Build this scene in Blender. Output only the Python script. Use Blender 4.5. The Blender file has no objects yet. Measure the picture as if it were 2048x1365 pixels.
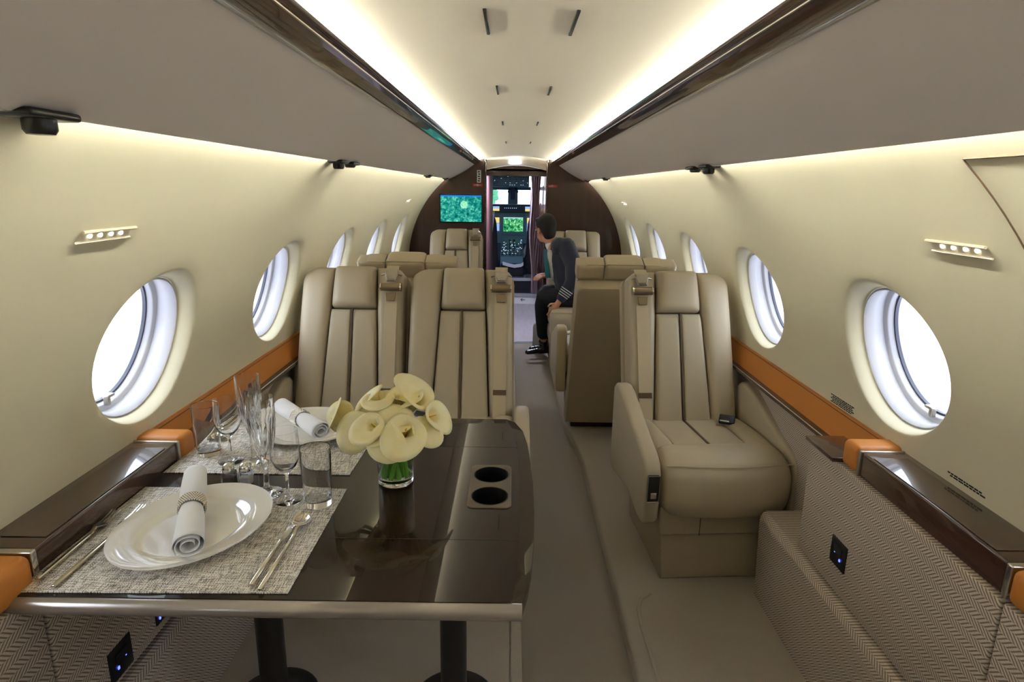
import bpy, bmesh, math, random
from mathutils import Vector, Matrix
random.seed(7)
C = bpy.context.scene.collection
PI = math.pi
sin, cos, rad = math.sin, math.cos, math.radians

# ------------------------------------------------------------------ materials
MATS = {}
def srgb(r, g, b):
    return tuple(((c/255)/12.92 if c/255 <= .04045 else ((c/255+.055)/1.055)**2.4) for c in (r, g, b)) + (1,)
def mat(name, col, rough=.5, metal=0, coat=0, coat_r=.05, spec=.5, trans=0, ior=1.45, sheen=0, bump=None,
        emis=None, estr=0, subs=0, var=None, aniso=None):
    m = bpy.data.materials.new(name); m.use_nodes = True
    nt = m.node_tree; p = nt.nodes['Principled BSDF']
    def S(k, v):
        if k in p.inputs: p.inputs[k].default_value = v
    S('Base Color', col); S('Roughness', rough); S('Metallic', metal); S('Coat Weight', coat); S('Coat Roughness', coat_r)
    S('Specular IOR Level', spec); S('Transmission Weight', trans); S('IOR', ior); S('Sheen Weight', sheen)
    if subs: S('Subsurface Weight', subs); S('Subsurface Radius', (.02, .02, .01))
    if emis: S('Emission Color', emis); S('Emission Strength', estr)
    if bump or var:
        tc = nt.nodes.new('ShaderNodeTexCoord')
    if bump:
        sc, st = bump[0], bump[1]
        n = nt.nodes.new('ShaderNodeTexNoise'); n.inputs['Scale'].default_value = sc; n.inputs['Detail'].default_value = 3
        b = nt.nodes.new('ShaderNodeBump'); b.inputs['Strength'].default_value = st; b.inputs['Distance'].default_value = bump[2] if len(bump) > 2 else .002
        nt.links.new(tc.outputs['Object'], n.inputs['Vector']); nt.links.new(n.outputs['Fac'], b.inputs['Height'])
        nt.links.new(b.outputs['Normal'], p.inputs['Normal'])
    if var:   # (scale vector, amount colour)
        mp = nt.nodes.new('ShaderNodeMapping'); mp.inputs['Scale'].default_value = var[0]
        n = nt.nodes.new('ShaderNodeTexNoise'); n.inputs['Scale'].default_value = 1; n.inputs['Detail'].default_value = 4
        r = nt.nodes.new('ShaderNodeValToRGB'); r.color_ramp.elements[0].position = .3; r.color_ramp.elements[1].position = .7
        r.color_ramp.elements[0].color = col; r.color_ramp.elements[1].color = var[1]
        nt.links.new(tc.outputs['Object'], mp.inputs['Vector']); nt.links.new(mp.outputs['Vector'], n.inputs['Vector'])
        nt.links.new(n.outputs['Fac'], r.inputs['Fac']); nt.links.new(r.outputs['Color'], p.inputs['Base Color'])
    MATS[name] = m
    return m

def emit(name, col, s):
    m = bpy.data.materials.new(name); m.use_nodes = True; nt = m.node_tree; nt.nodes.clear()
    e = nt.nodes.new('ShaderNodeEmission'); o = nt.nodes.new('ShaderNodeOutputMaterial')
    e.inputs['Color'].default_value = col; e.inputs['Strength'].default_value = s
    nt.links.new(e.outputs[0], o.inputs['Surface']); return m

def math_node(nt, op, a, b=None, c=None):
    n = nt.nodes.new('ShaderNodeMath'); n.operation = op
    for i, v in enumerate((a, b, c)):
        if v is None: continue
        if isinstance(v, (int, float)): n.inputs[i].default_value = v
        else: nt.links.new(v, n.inputs[i])
    return n.outputs[0]

def herringbone(name, c1, c2):
    m = bpy.data.materials.new(name); m.use_nodes = True; nt = m.node_tree; p = nt.nodes['Principled BSDF']
    tc = nt.nodes.new('ShaderNodeTexCoord'); sp = nt.nodes.new('ShaderNodeSeparateXYZ'); nt.links.new(tc.outputs['Object'], sp.inputs[0])
    y, z = sp.outputs['Y'], sp.outputs['Z']
    W = .020
    tri = math_node(nt, 'PINGPONG', z, W)
    tri = math_node(nt, 'MULTIPLY', tri, 1.1)
    band = math_node(nt, 'FRACT', math_node(nt, 'DIVIDE', z, 2*W))
    half = math_node(nt, 'GREATER_THAN', band, .5)
    off = math_node(nt, 'MULTIPLY', half, .006)
    s = math_node(nt, 'FRACT', math_node(nt, 'DIVIDE', math_node(nt, 'ADD', math_node(nt, 'ADD', y, tri), off), .012))
    st = math_node(nt, 'GREATER_THAN', s, .42)
    nz = nt.nodes.new('ShaderNodeTexNoise'); nz.inputs['Scale'].default_value = 300; nt.links.new(tc.outputs['Object'], nz.inputs['Vector'])
    f = math_node(nt, 'MULTIPLY', st, math_node(nt, 'ADD', math_node(nt, 'MULTIPLY', nz.outputs['Fac'], .8), .5))
    mx = nt.nodes.new('ShaderNodeMix'); mx.data_type = 'RGBA'; mx.clamp_factor = True
    nt.links.new(f, mx.inputs[0]); mx.inputs[6].default_value = c1; mx.inputs[7].default_value = c2
    nt.links.new(mx.outputs[2], p.inputs['Base Color']); p.inputs['Roughness'].default_value = .8
    b = nt.nodes.new('ShaderNodeBump'); b.inputs['Strength'].default_value = .5; b.inputs['Distance'].default_value = .0015
    nt.links.new(st, b.inputs['Height']); nt.links.new(b.outputs['Normal'], p.inputs['Normal'])
    return m

def weave(name):
    m = bpy.data.materials.new(name); m.use_nodes = True; nt = m.node_tree; p = nt.nodes['Principled BSDF']
    tc = nt.nodes.new('ShaderNodeTexCoord')
    outs = []
    for sc in ((420, 40, 1), (40, 420, 1)):
        mp = nt.nodes.new('ShaderNodeMapping'); mp.inputs['Scale'].default_value = sc
        n = nt.nodes.new('ShaderNodeTexNoise'); n.inputs['Scale'].default_value = 1; n.inputs['Detail'].default_value = 2
        nt.links.new(tc.outputs['Object'], mp.inputs['Vector']); nt.links.new(mp.outputs['Vector'], n.inputs['Vector']); outs.append(n.outputs['Fac'])
    sp = nt.nodes.new('ShaderNodeSeparateXYZ'); nt.links.new(tc.outputs['Object'], sp.inputs[0])
    cx = math_node(nt, 'GREATER_THAN', math_node(nt, 'FRACT', math_node(nt, 'MULTIPLY', sp.outputs['X'], 190)), .5)
    cy = math_node(nt, 'GREATER_THAN', math_node(nt, 'FRACT', math_node(nt, 'MULTIPLY', sp.outputs['Y'], 190)), .5)
    ck = math_node(nt, 'ABSOLUTE', math_node(nt, 'SUBTRACT', cx, cy))
    a = math_node(nt, 'MULTIPLY', outs[0], ck)
    b_ = math_node(nt, 'MULTIPLY', outs[1], math_node(nt, 'SUBTRACT', 1, ck))
    f = math_node(nt, 'ADD', a, b_)
    r = nt.nodes.new('ShaderNodeValToRGB'); e = r.color_ramp.elements
    e[0].position = .36; e[0].color = srgb(84, 78, 72); e[1].position = .56; e[1].color = srgb(244, 240, 232)
    k = e.new(.47); k.color = srgb(178, 171, 161)
    nt.links.new(f, r.inputs['Fac']); nt.links.new(r.outputs['Color'], p.inputs['Base Color'])
    p.inputs['Roughness'].default_value = .55
    b = nt.nodes.new('ShaderNodeBump'); b.inputs['Strength'].default_value = .6; b.inputs['Distance'].default_value = .001
    nt.links.new(f, b.inputs['Height']); nt.links.new(b.outputs['Normal'], p.inputs['Normal'])
    return m

def map_screen(name, s, hue, scale=60):
    m = bpy.data.materials.new(name); m.use_nodes = True; nt = m.node_tree; nt.nodes.clear()
    tc = nt.nodes.new('ShaderNodeTexCoord'); n = nt.nodes.new('ShaderNodeTexNoise'); n.inputs['Scale'].default_value = scale
    n.inputs['Detail'].default_value = 6; n.inputs['Roughness'].default_value = .8
    r = nt.nodes.new('ShaderNodeValToRGB'); e = r.color_ramp.elements
    e[0].position = .36; e[0].color = hue[0]; e[1].position = .68; e[1].color = hue[2]; k = e.new(.5); k.color = hue[1]
    g = nt.nodes.new('ShaderNodeEmission'); g.inputs['Strength'].default_value = s; o = nt.nodes.new('ShaderNodeOutputMaterial')
    nt.links.new(tc.outputs['Object'], n.inputs['Vector']); nt.links.new(n.outputs['Fac'], r.inputs['Fac'])
    nt.links.new(r.outputs['Color'], g.inputs['Color']); nt.links.new(g.outputs[0], o.inputs['Surface'])
    return m

def pane_glass(name):
    m = bpy.data.materials.new(name); m.use_nodes = True; nt = m.node_tree; nt.nodes.clear()
    t = nt.nodes.new('ShaderNodeBsdfTransparent'); g = nt.nodes.new('ShaderNodeBsdfGlossy'); g.inputs['Roughness'].default_value = .02
    t.inputs['Color'].default_value = (.97, .98, 1, 1)
    mx = nt.nodes.new('ShaderNodeMixShader'); mx.inputs[0].default_value = .06
    o = nt.nodes.new('ShaderNodeOutputMaterial')
    nt.links.new(t.outputs[0], mx.inputs[1]); nt.links.new(g.outputs[0], mx.inputs[2]); nt.links.new(mx.outputs[0], o.inputs['Surface'])
    return m

M = {}
M['wall'] = mat('wall_cream', srgb(212, 206, 180), .75, bump=(220, .05))
M['ceil'] = mat('ceiling_cream', srgb(238, 231, 214), .7, bump=(200, .04))
M['valance'] = mat('valance_greige', srgb(234, 228, 222), .6, bump=(250, .05))
M['wood'] = mat('dark_lacquered_wood', srgb(52, 32, 26), .25, coat=.8, coat_r=.03, var=((60, 3, 60), srgb(70, 42, 32)))
M['bulk'] = mat('bulkhead_lacquered_wood', srgb(44, 22, 17), .3, coat=.35, coat_r=.06, var=((40, 10, 4), srgb(56, 29, 21)))
M['table'] = mat('table_gloss_lacquer', srgb(28, 16, 11), .2, coat=.3, coat_r=.012, spec=.12, var=((40, 2.5, 2), srgb(38, 23, 16)))
M['tableedge'] = mat('table_edge_sky_sheen', srgb(158, 150, 145), .24, metal=.55, coat=.5)  # pale metallic tone stands for sky reflected in the dark lacquer edge
M['leather'] = mat('seat_leather_beige', srgb(172, 160, 137), .48, bump=(350, .12), spec=.45)
M['leather2'] = mat('seat_leather_shell', srgb(176, 163, 140), .55, bump=(350, .12))
M['leatherb'] = mat('seat_base_leather', srgb(160, 147, 126), .6, bump=(350, .12))
M['seam'] = mat('seam_brown', srgb(84, 66, 48), .7)
M['belt'] = mat('belt_webbing', srgb(186, 172, 144), .75, bump=(900, .2))
M['orange'] = mat('tan_saddle_leather', srgb(184, 116, 46), .5, bump=(300, .15))
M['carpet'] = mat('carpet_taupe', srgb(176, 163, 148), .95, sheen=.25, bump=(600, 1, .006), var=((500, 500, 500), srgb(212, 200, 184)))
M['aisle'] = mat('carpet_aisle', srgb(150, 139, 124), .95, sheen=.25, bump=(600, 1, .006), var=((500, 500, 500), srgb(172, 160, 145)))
M['herring'] = herringbone('herringbone_fabric', srgb(122, 107, 96), srgb(204, 193, 180))
M['black'] = mat('black_plastic', srgb(18, 18, 20), .3)
M['blackmatte'] = mat('black_matte', srgb(22, 22, 24), .7)
M['legm'] = mat('table_leg_black', srgb(30, 28, 28), .4, coat=.2)
M['chrome'] = mat('polished_metal', srgb(215, 212, 205), .14, metal=1)
M['steel'] = mat('cutlery_steel', srgb(222, 214, 200), .1, metal=1)
M['satin'] = mat('satin_metal', srgb(170, 163, 152), .35, metal=.9)
M['bronze'] = mat('belt_guide_bronze', srgb(128, 112, 88), .35, metal=.5)
M['plateg'] = mat('cupholder_metal', srgb(98, 89, 80), .38, metal=.8)
M['china'] = mat('white_china', srgb(238, 234, 224), .06, coat=1, coat_r=.02)
M['linen'] = mat('white_linen', srgb(236, 236, 238), .85, bump=(500, .3), sheen=.3)
M['beads'] = mat('silver_beads', srgb(140, 140, 146), .25, metal=.95, bump=(260, 1.0, .004))
M['glass'] = mat('clear_glass', (1, 1, 1, 1), 0, trans=1, ior=1.48)
M['water'] = mat('water', (.93, .98, .93, 1), 0, trans=1, ior=1.33)
M['stem'] = mat('green_stem', srgb(128, 196, 62), .4, spec=.5, subs=.1)
M['petal'] = mat('cream_petal', srgb(250, 243, 200), .5, subs=.3, var=((22, 22, 22), srgb(244, 231, 176)))
M['spadix'] = mat('yellow_spadix', srgb(214, 176, 60), .7)
M['salt'] = mat('salt_grains', srgb(235, 235, 235), .9)
M['pepper'] = mat('pepper_grains', srgb(88, 78, 66), .9)
M['winring'] = mat('window_ring_white', srgb(182, 182, 188), .4)
M['gasket'] = mat('gasket_dark', srgb(60, 62, 78), .5)
M['pane'] = pane_glass('window_pane')
M['cove'] = emit('cove_lamp', (1, .96, .80, 1), 80)
M['covew'] = emit('wall_cove_lamp', (1, .98, .84, 1), 92)
M['led'] = emit('led_lens', (1, .93, .76, 1), 1.8)
M['vestfill'] = emit('vestibule_fill', (.74, .80, 1, 1), 36)  # glow of the added vestibule panel, standing for entry-door daylight
M['bar'] = emit('lamp_bar', (.62, .72, 1, 1), 7)
M['map'] = map_screen('map_screen_teal', .42, (srgb(6, 62, 66), srgb(18, 128, 116), srgb(120, 215, 180)), 26)
M['nav'] = map_screen('cockpit_nav_map', .5, (srgb(2, 20, 26), srgb(20, 120, 70), srgb(170, 240, 170)), 22)
M['screenblue'] = emit('screen_header_blue', srgb(30, 100, 190), .45)
M['pfd'] = emit('cockpit_small_display', srgb(120, 150, 200), .5)
M['pfdy'] = emit('cockpit_display_sand', srgb(200, 180, 110), .45)
M['cockpit'] = mat('cockpit_panel', srgb(96, 132, 148), .5)
M['cockpit2'] = mat('cockpit_panel_dark', srgb(48, 66, 82), .6)
M['knob'] = emit('panel_backlit_legend', srgb(170, 200, 220), .4)
M['pilotseat'] = mat('pilot_seat_dark', srgb(26, 27, 34), .8)
M['vfloor'] = mat('vestibule_floor_wood', srgb(196, 184, 190), .25, coat=.4, var=((30, 3, 3), srgb(186, 172, 176)))
M['stepmetal'] = mat('step_metal', srgb(190, 196, 205), .25, metal=.7)
M['curtain'] = mat('curtain_lavender_grey', srgb(196, 184, 204), .7)
M['red'] = mat('red_sign', srgb(180, 40, 45), .5)
M['white'] = mat('white_paint', srgb(232, 232, 232), .5)
M['greyc'] = mat('pale_grey_cloth', srgb(196, 200, 206), .7)
M['skin'] = mat('skin', srgb(196, 140, 112), .5, subs=.1)
M['hair'] = mat('hair_dark_brown', srgb(22, 15, 12), .8, bump=(200, .5))
M['navy'] = mat('navy_uniform_cloth', srgb(28, 32, 52), .8, sheen=.2, bump=(500, .2))
M['navyd'] = mat('black_trouser_cloth', srgb(18, 19, 26), .85)
M['tie'] = mat('teal_tie', srgb(26, 92, 104), .5)
M['shoe'] = mat('black_shoe_leather', srgb(12, 12, 14), .2, coat=.5)
M['blueled'] = emit('outlet_blue_led', (.08, .12, 1, 1), 1.2)
M['wallplate'] = mat('light_housing_cream', srgb(226, 218, 196), .5)
M['maroon'] = mat('maroon_panel', srgb(84, 40, 44), .75)

# ------------------------------------------------------------------ mesh builder
class MB:
    def __init__(s): s.bm = bmesh.new()
    def V(s, p): return s.bm.verts.new(p)
    def F(s, vs):
        try: return s.bm.faces.new(vs)
        except ValueError: return None
    def box(s, x0, x1, y0, y1, z0, z1, mtx=None):
        vs = [Vector((x, y, z)) for x in (x0, x1) for y in (y0, y1) for z in (z0, z1)]
        if mtx: vs = [mtx @ v for v in vs]
        v = [s.V(p) for p in vs]
        for q in ((0, 1, 3, 2), (4, 6, 7, 5), (0, 4, 5, 1), (2, 3, 7, 6), (0, 2, 6, 4), (1, 5, 7, 3)): s.F([v[i] for i in q])
        return s
    def rbox(s, x0, x1, y0, y1, z0, z1, r=.01, seg=3, mtx=None):
        b = bmesh.new()
        t = MB.__new__(MB); t.bm = b; t.box(x0, x1, y0, y1, z0, z1)
        bmesh.ops.recalc_face_normals(b, faces=b.faces)
        bmesh.ops.bevel(b, geom=b.edges[:], offset=r, segments=seg, profile=.5, affect='EDGES')
        if mtx: b.transform(mtx)
        s.merge(b); return s
    def merge(s, b):
        me = bpy.data.meshes.new('tmp'); b.to_mesh(me); b.free(); s.bm.from_mesh(me); bpy.data.meshes.remove(me)
    def grid(s, f, nu, nv, close_u=False, close_v=False):
        R = [[s.V(f(i/(nu if close_u else nu-1), j/(nv if close_v else nv-1))) for j in range(nv)] for i in range(nu)]
        for i in range(nu if close_u else nu-1):
            for j in range(nv if close_v else nv-1):
                s.F([R[i][j], R[(i+1) % nu][j], R[(i+1) % nu][(j+1) % nv], R[i][(j+1) % nv]])
        return R
    def lathe(s, prof, c=(0, 0, 0), n=32, fr=None, closed=True, axis=None):
        # prof list of (r,z)
        rows = []
        c = Vector(c)
        for (r, z) in prof:
            if r < 1e-6: rows.append([s.V(c+Vector((0, 0, z)))])
            else:
                row = []
                for k in range(n):
                    a = 2*PI*k/n; rr = r if fr is None else fr(r, z, a)
                    row.append(s.V(c+Vector((rr*cos(a), rr*sin(a), z))))
                rows.append(row)
        for a, b in zip(rows[:-1], rows[1:]):
            if len(a) == 1 and len(b) == 1: continue
            for k in range(n):
                k2 = (k+1) % n
                if len(a) == 1: s.F([a[0], b[k], b[k2]])
                elif len(b) == 1: s.F([a[k], b[0], a[k2]])
                else: s.F([a[k], b[k], b[k2], a[k2]])
        return s
    def tube(s, pts, r, n=10, caps=True, flat=None):
        pts = [Vector(p) for p in pts]; rows = []; up = None
        for i, p in enumerate(pts):
            t = (pts[min(i+1, len(pts)-1)]-pts[max(i-1, 0)]).normalized()
            if up is None: up = t.orthogonal().normalized() if abs(t.z) > .95 else Vector((0, 0, 1))
            e1 = (up-t*up.dot(t)).normalized(); e2 = t.cross(e1)
            up = e1
            rr = r[i] if isinstance(r, (list, tuple)) else r
            fx = flat if flat else 1
            rows.append([s.V(p+e1*rr*cos(2*PI*k/n)+e2*rr*fx*sin(2*PI*k/n)) for k in range(n)])
        for a, b in zip(rows[:-1], rows[1:]):
            for k in range(n): s.F([a[k], b[k], b[(k+1) % n], a[(k+1) % n]])
        if caps: s.F(rows[0][::-1]); s.F(rows[-1])
        return s
    def ribbon(s, pts, w, t, side=(1, 0, 0)):
        pts = [Vector(p) for p in pts]; sd = Vector(side).normalized(); rows = []
        for i, p in enumerate(pts):
            tt = (pts[min(i+1, len(pts)-1)]-pts[max(i-1, 0)]).normalized(); nn = sd.cross(tt).normalized()
            ww = w[i] if isinstance(w, (list, tuple)) else w
            rows.append([s.V(p+sd*ww/2+nn*t/2), s.V(p-sd*ww/2+nn*t/2), s.V(p-sd*ww/2-nn*t/2), s.V(p+sd*ww/2-nn*t/2)])
        for a, b in zip(rows[:-1], rows[1:]):
            for k in range(4): s.F([a[k], b[k], b[(k+1) % 4], a[(k+1) % 4]])
        s.F(rows[0][::-1]); s.F(rows[-1]); return s
    def prism(s, poly, f0, f1, r=0, seg=3):
        # poly 2D list; f0,f1 map (a,b)->3D
        b = bmesh.new()
        A = [b.verts.new(f0(*p)) for p in poly]; B = [b.verts.new(f1(*p)) for p in poly]; n = len(poly)
        b.faces.new(A); b.faces.new(B[::-1])
        for i in range(n): b.faces.new([A[i], B[i], B[(i+1) % n], A[(i+1) % n]])
        bmesh.ops.recalc_face_normals(b, faces=b.faces)
        if r:
            ed = [e for e in b.edges if (e.verts[0] in A and e.verts[1] in A) or (e.verts[0] in B and e.verts[1] in B)]
            bmesh.ops.bevel(b, geom=ed, offset=r, segments=seg, profile=.5, affect='EDGES')
        s.merge(b); return s
    def ball(s, c, r, sc=(1, 1, 1), n=16):
        b = bmesh.new(); bmesh.ops.create_uvsphere(b, u_segments=n, v_segments=max(6, n//2), radius=r)
        b.transform(Matrix.Translation(Vector(c)) @ Matrix.Diagonal((*sc, 1))); s.merge(b); return s
    def limb(s, pts, n=14):
        # pts: list of (point, radius) -> row of overlapping spheres (for remesh)
        for (p0, r0), (p1, r1) in zip(pts[:-1], pts[1:]):
            p0, p1 = Vector(p0), Vector(p1); L = (p1-p0).length; k = max(1, int(L/(.3*max(.008, min(r0, r1)))))
            for i in range(k+1):
                t = i/k; s.ball(p0.lerp(p1, t), r0+(r1-r0)*t, n=n)
        return s
    def pillow(s, q, t, back, mp, p=5, cr=(0, 0, 0, 0), nu=18, nv=22, sag=0):
        # q: 4 corners (u,h): bottom-left, bottom-right, top-right, top-left ; t front bulge ; back depth ; cr corner radii fraction
        q = [Vector(c) for c in q]
        def warp(a, b):
            i = {(-1, -1): 0, (1, -1): 1, (1, 1): 2, (-1, 1): 3}[(1 if a > 0 else -1, 1 if b > 0 else -1)]
            r = cr[i]
            ra, rb = r if isinstance(r, tuple) else (r, r)
            if ra > 0:
                x = (abs(a)-1+ra)/ra; y = (abs(b)-1+rb)/rb
                if x > 0 and y > 0:
                    k = max(x, y)/math.hypot(x, y); x *= k; y *= k
                    a = math.copysign(1-ra+x*ra, a); b = math.copysign(1-rb+y*rb, b)
            return a, b
        def pos(a, b):
            u, v = (a+1)/2, (b+1)/2
            return q[0]*(1-u)*(1-v)+q[1]*u*(1-v)+q[2]*u*v+q[3]*(1-u)*v
        def hgt(a, b):
            a, b = min(1, abs(a)), min(1, abs(b))
            return ((1-a**p)*(1-b**p))**(1/p*1.6) if (a < 1 and b < 1) else 0
        ca = lambda x: sin((x*2-1)*PI/2)
        F_, B_ = {}, {}
        for i in range(nu):
            for j in range(nv):
                a, b = ca(i/(nu-1)), ca(j/(nv-1)); aw, bw = warp(a, b); P = pos(aw, bw)
                h = hgt(a, b)*t
                F_[i, j] = s.V(mp(P.x, P.y, h)); B_[i, j] = s.V(mp(P.x, P.y, -back-hgt(a, b)*sag))
        for i in range(nu-1):
            for j in range(nv-1):
                s.F([F_[i, j], F_[i+1, j], F_[i+1, j+1], F_[i, j+1]]); s.F([B_[i, j], B_[i, j+1], B_[i+1, j+1], B_[i+1, j]])
        ring = [(i, 0) for i in range(nu)]+[(nu-1, j) for j in range(1, nv)]+[(i, nv-1) for i in range(nu-2, -1, -1)]+[(0, j) for j in range(nv-2, 0, -1)]
        for k in range(len(ring)):
            a, b = ring[k], ring[(k+1) % len(ring)]; s.F([F_[a], B_[a], B_[b], F_[b]])
        return s
    def build(s, name, m, parent=None, smooth=True, weld=0, bevel=0, ang=40, loc=None):
        bm = s.bm
        if weld: bmesh.ops.remove_doubles(bm, verts=bm.verts, dist=weld)
        bmesh.ops.recalc_face_normals(bm, faces=bm.faces)
        me = bpy.data.meshes.new(name); bm.to_mesh(me); bm.free()
        o = bpy.data.objects.new(name, me); C.objects.link(o); me.materials.append(m if not isinstance(m, str) else M[m])
        if smooth:
            for p in me.polygons: p.use_smooth = True
            me.set_sharp_from_angle(angle=rad(ang))
        if parent: o.parent = parent
        if loc: o.location = loc
        if bevel:
            b = o.modifiers.new('b', 'BEVEL'); b.width = bevel; b.segments = 3; b.limit_method = 'ANGLE'; b.angle_limit = rad(50)
        return o

def empty(name, loc=(0, 0, 0), rz=0):
    o = bpy.data.objects.new(name, None); C.objects.link(o); o.location = loc; o.rotation_euler = (0, 0, rz); o.empty_display_size = .05
    return o
def tag(o, label=None, cat=None, group=None, kind=None):
    if label: o['label'] = label
    if cat: o['category'] = cat
    if group: o['group'] = group
    if kind: o['kind'] = kind
    return o
def struct(o, label=None): return tag(o, label=label, kind='structure')
def boolean(o, cutters):
    for c in cutters:
        md = o.modifiers.new('cut', 'BOOLEAN'); md.object = c; md.operation = 'DIFFERENCE'; md.solver = 'EXACT'
    dg = bpy.context.evaluated_depsgraph_get(); dg.update()
    me = bpy.data.meshes.new_from_object(o.evaluated_get(dg)); o.modifiers.clear(); o.data = me
    for c in cutters: bpy.data.objects.remove(c)

# ------------------------------------------------------------------ camera
F_PX = 1235.0; th = math.atan(304/F_PX); RL = rad(.85); yw = math.atan((6-304*sin(RL))/F_PX)
def rayd(px, py):
    a, b = px-1024, py-682.5
    a, b = a*cos(RL)+b*sin(RL), -a*sin(RL)+b*cos(RL)
    u, v = a/F_PX, -b/F_PX
    x, y, z = u, cos(th)+v*sin(th), -sin(th)+v*cos(th)
    return Vector((x*cos(yw)+y*sin(yw), -x*sin(yw)+y*cos(yw), z))
f0 = rayd(1024, 682.5).normalized(); xr = (rayd(1124, 682.5)-rayd(1024, 682.5)).normalized(); yu = (rayd(1024, 582.5)-rayd(1024, 682.5)).normalized()
cam = bpy.data.cameras.new('camera'); co = bpy.data.objects.new('camera', cam); C.objects.link(co)
cam.sensor_width = 36; cam.lens = F_PX/2048*36; cam.clip_start = .02; cam.clip_end = 100
mw = Matrix.Identity(4)
for i in range(3): mw[i][0] = xr[i]; mw[i][1] = yu[i]; mw[i][2] = -f0[i]
mw.translation = (-.028, 0, 1.56); co.matrix_world = mw
bpy.context.scene.camera = co

# ------------------------------------------------------------------ cabin shell
R, ZC = 1.11, .8
YB, YF = -1.3, 6.5
def WP(Y, s_, d, side):
    ph = s_/R; return Vector((side*(R+d)*cos(ph), Y, ZC+(R+d)*sin(ph)))
S_HI = R*math.asin((1.70-ZC)/R); S_LO = -.005
S_W = R*math.asin((1.115-ZC)/R); S_W2 = R*math.asin((1.095-ZC)/R)
WY = [1.72+.985*k for k in range(-2, 5)]; HW = .4925
AO, BO = .252, .235; AI, BI = .222, .200; AG, BG = .200, .178
N = 96
def rect_pts():
    pts = []; n = N//4
    s0, s1 = S_LO, S_HI
    cs = [(-HW, s0), (HW, s0), (HW, s1), (-HW, s1)]
    for k in range(4):
        a, b = cs[k], cs[(k+1) % 4]
        for i in range(n): pts.append((a[0]+(b[0]-a[0])*i/n, a[1]+(b[1]-a[1])*i/n))
    return pts
RP = rect_pts()
def ell(a, b, sc): # ellipse pts aligned with rect pts by angle
    out = []
    for (y, s_) in RP:
        t = math.atan2((s_-S_W)/b, y/a); out.append((a*cos(t), sc+b*sin(t)))
    return out
EO, EI = ell(AO, BO, S_W), ell(AI, BI, S_W2)
def wall(side, name, label):
    w = MB()
    for yc in WY:
        rows = []
        K = 14
        for k in range(K+1):
            t = k/K
            rows.append([(RP[i][0]*(1-t)+EO[i][0]*1.0*t, RP[i][1]*(1-t)+EO[i][1]*t, 0) for i in range(N)])
        for k in range(1, 9):
            t = k/8; e = t; dd = .05*(t**1.7)
            rows.append([(EO[i][0]*(1-e)+EI[i][0]*e, EO[i][1]*(1-e)+EI[i][1]*e, dd) for i in range(N)])
        vr = [[w.V(WP(yc+p[0], p[1], p[2], side)) for p in r] for r in rows]
        for a, b in zip(vr[:-1], vr[1:]):
            for i in range(N): w.F([a[i], a[(i+1) % N], b[(i+1) % N], b[i]])
    for (y0, y1, k) in ((YB, WY[0]-HW, 4), (WY[-1]+HW, YF, 4)):
        w.grid(lambda u, v: WP(y0+(y1-y0)*u, S_LO+(S_HI-S_LO)*v, 0, side), k, 25)
    o = w.build(name, 'wall', weld=.0005, ang=60)
    struct(o, label)
wall(-1, 'wall_left', 'cream curved cabin wall on the left')
wall(1, 'wall_right', 'cream curved cabin wall on the right')

def ring(w, prof, yc, side, n=64):
    rows = []
    for (a, b, d) in prof:
        rows.append([w.V(WP(yc+a*cos(2*PI*k/n), S_W2+b*sin(2*PI*k/n), d, side)) for k in range(n)])
    for r0, r1 in zip(rows[:-1], rows[1:]):
        for k in range(n): w.F([r0[k], r0[(k+1) % n], r1[(k+1) % n], r1[k]])
    return rows
wi = 0
for side in (-1, 1):
    for yc in WY:
        wi += 1
        w = MB()
        ring(w, [(AI+.002, BI+.002, .046), (AI-.004, BI-.004, .043), (AI-.008, BI-.008, .05), (AI-.010, BI-.010, .075), (AI-.004, BI-.004, .078),
                 (AI-.006, BI-.006, .105), (AG+.003, BG+.003, .108), (AG, BG, .112), (AG-.002, BG-.002, .15), (AG+.03, BG+.03, .152)], yc, side)
        o = w.build('window_%d' % wi, 'winring', ang=50); struct(o)
        g = MB(); ring(g, [(AG-.001, BG-.001, .128), (AG-.007, BG-.007, .128), (AG-.007, BG-.007, .138), (AG-.001, BG-.001, .138)], yc, side); g.build('gasket', 'gasket', o)
        pn = MB(); rows = ring(pn, [(AG-.004, BG-.004, .133), (AG-.004, BG-.004, .137)], yc, side)
        pn.F(rows[0]); pn.F(rows[1][::-1]); pn.build('pane', 'pane', o, smooth=False)
        if yc > 1:
            lt = MB(); q = WP(yc-.02, S_W2-BG+.012, .10, side)
            lt.rbox(q.x-.008, q.x+.008, q.y-.006, q.y+.006, q.z-.012, q.z+.016, .002); lt.rbox(q.x-.01, q.x+.01, q.y-.004, q.y+.024, q.z+.010, q.z+.018, .002)
            lt.build('latch', 'satin', o)

# ceiling arch between the trim rails
c = MB()
def ceilp(u, v):
    x = -.47+.94*u; z = 1.876-.052*(abs(x)/.47)**2.2
    return Vector((x, YB+(YF-YB)*v, z))
c.grid(ceilp, 41, 12); c.grid(lambda u, v: ceilp(u, v)+Vector((0, 0, .02)), 41, 2)
struct(c.build('ceiling', 'ceil'), 'cream arched ceiling with bright cove edges')
# air slots in the ceiling
for sx in (-1, 1):
    for (y0, y1) in ((1.22, 1.40), (2.07, 2.24), (3.12, 3.28), (4.4, 4.56)):
        s_ = MB(); x = sx*.085; z = 1.876-.052*(.085/.47)**2.2
        s_.rbox(x-.0035, x+.0035, y0, y1, z-.004, z+.002, .0015)
        o = s_.build('air_slot', 'blackmatte')
        n = ['nearest', 'second', 'third', 'farthest'][[1.22, 2.07, 3.12, 4.4].index(y0)]
        tag(o, '%s thin black air slot in the ceiling, %s row' % (n, 'left' if sx < 0 else 'right'), 'air slot', 'ceiling air slots')
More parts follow.
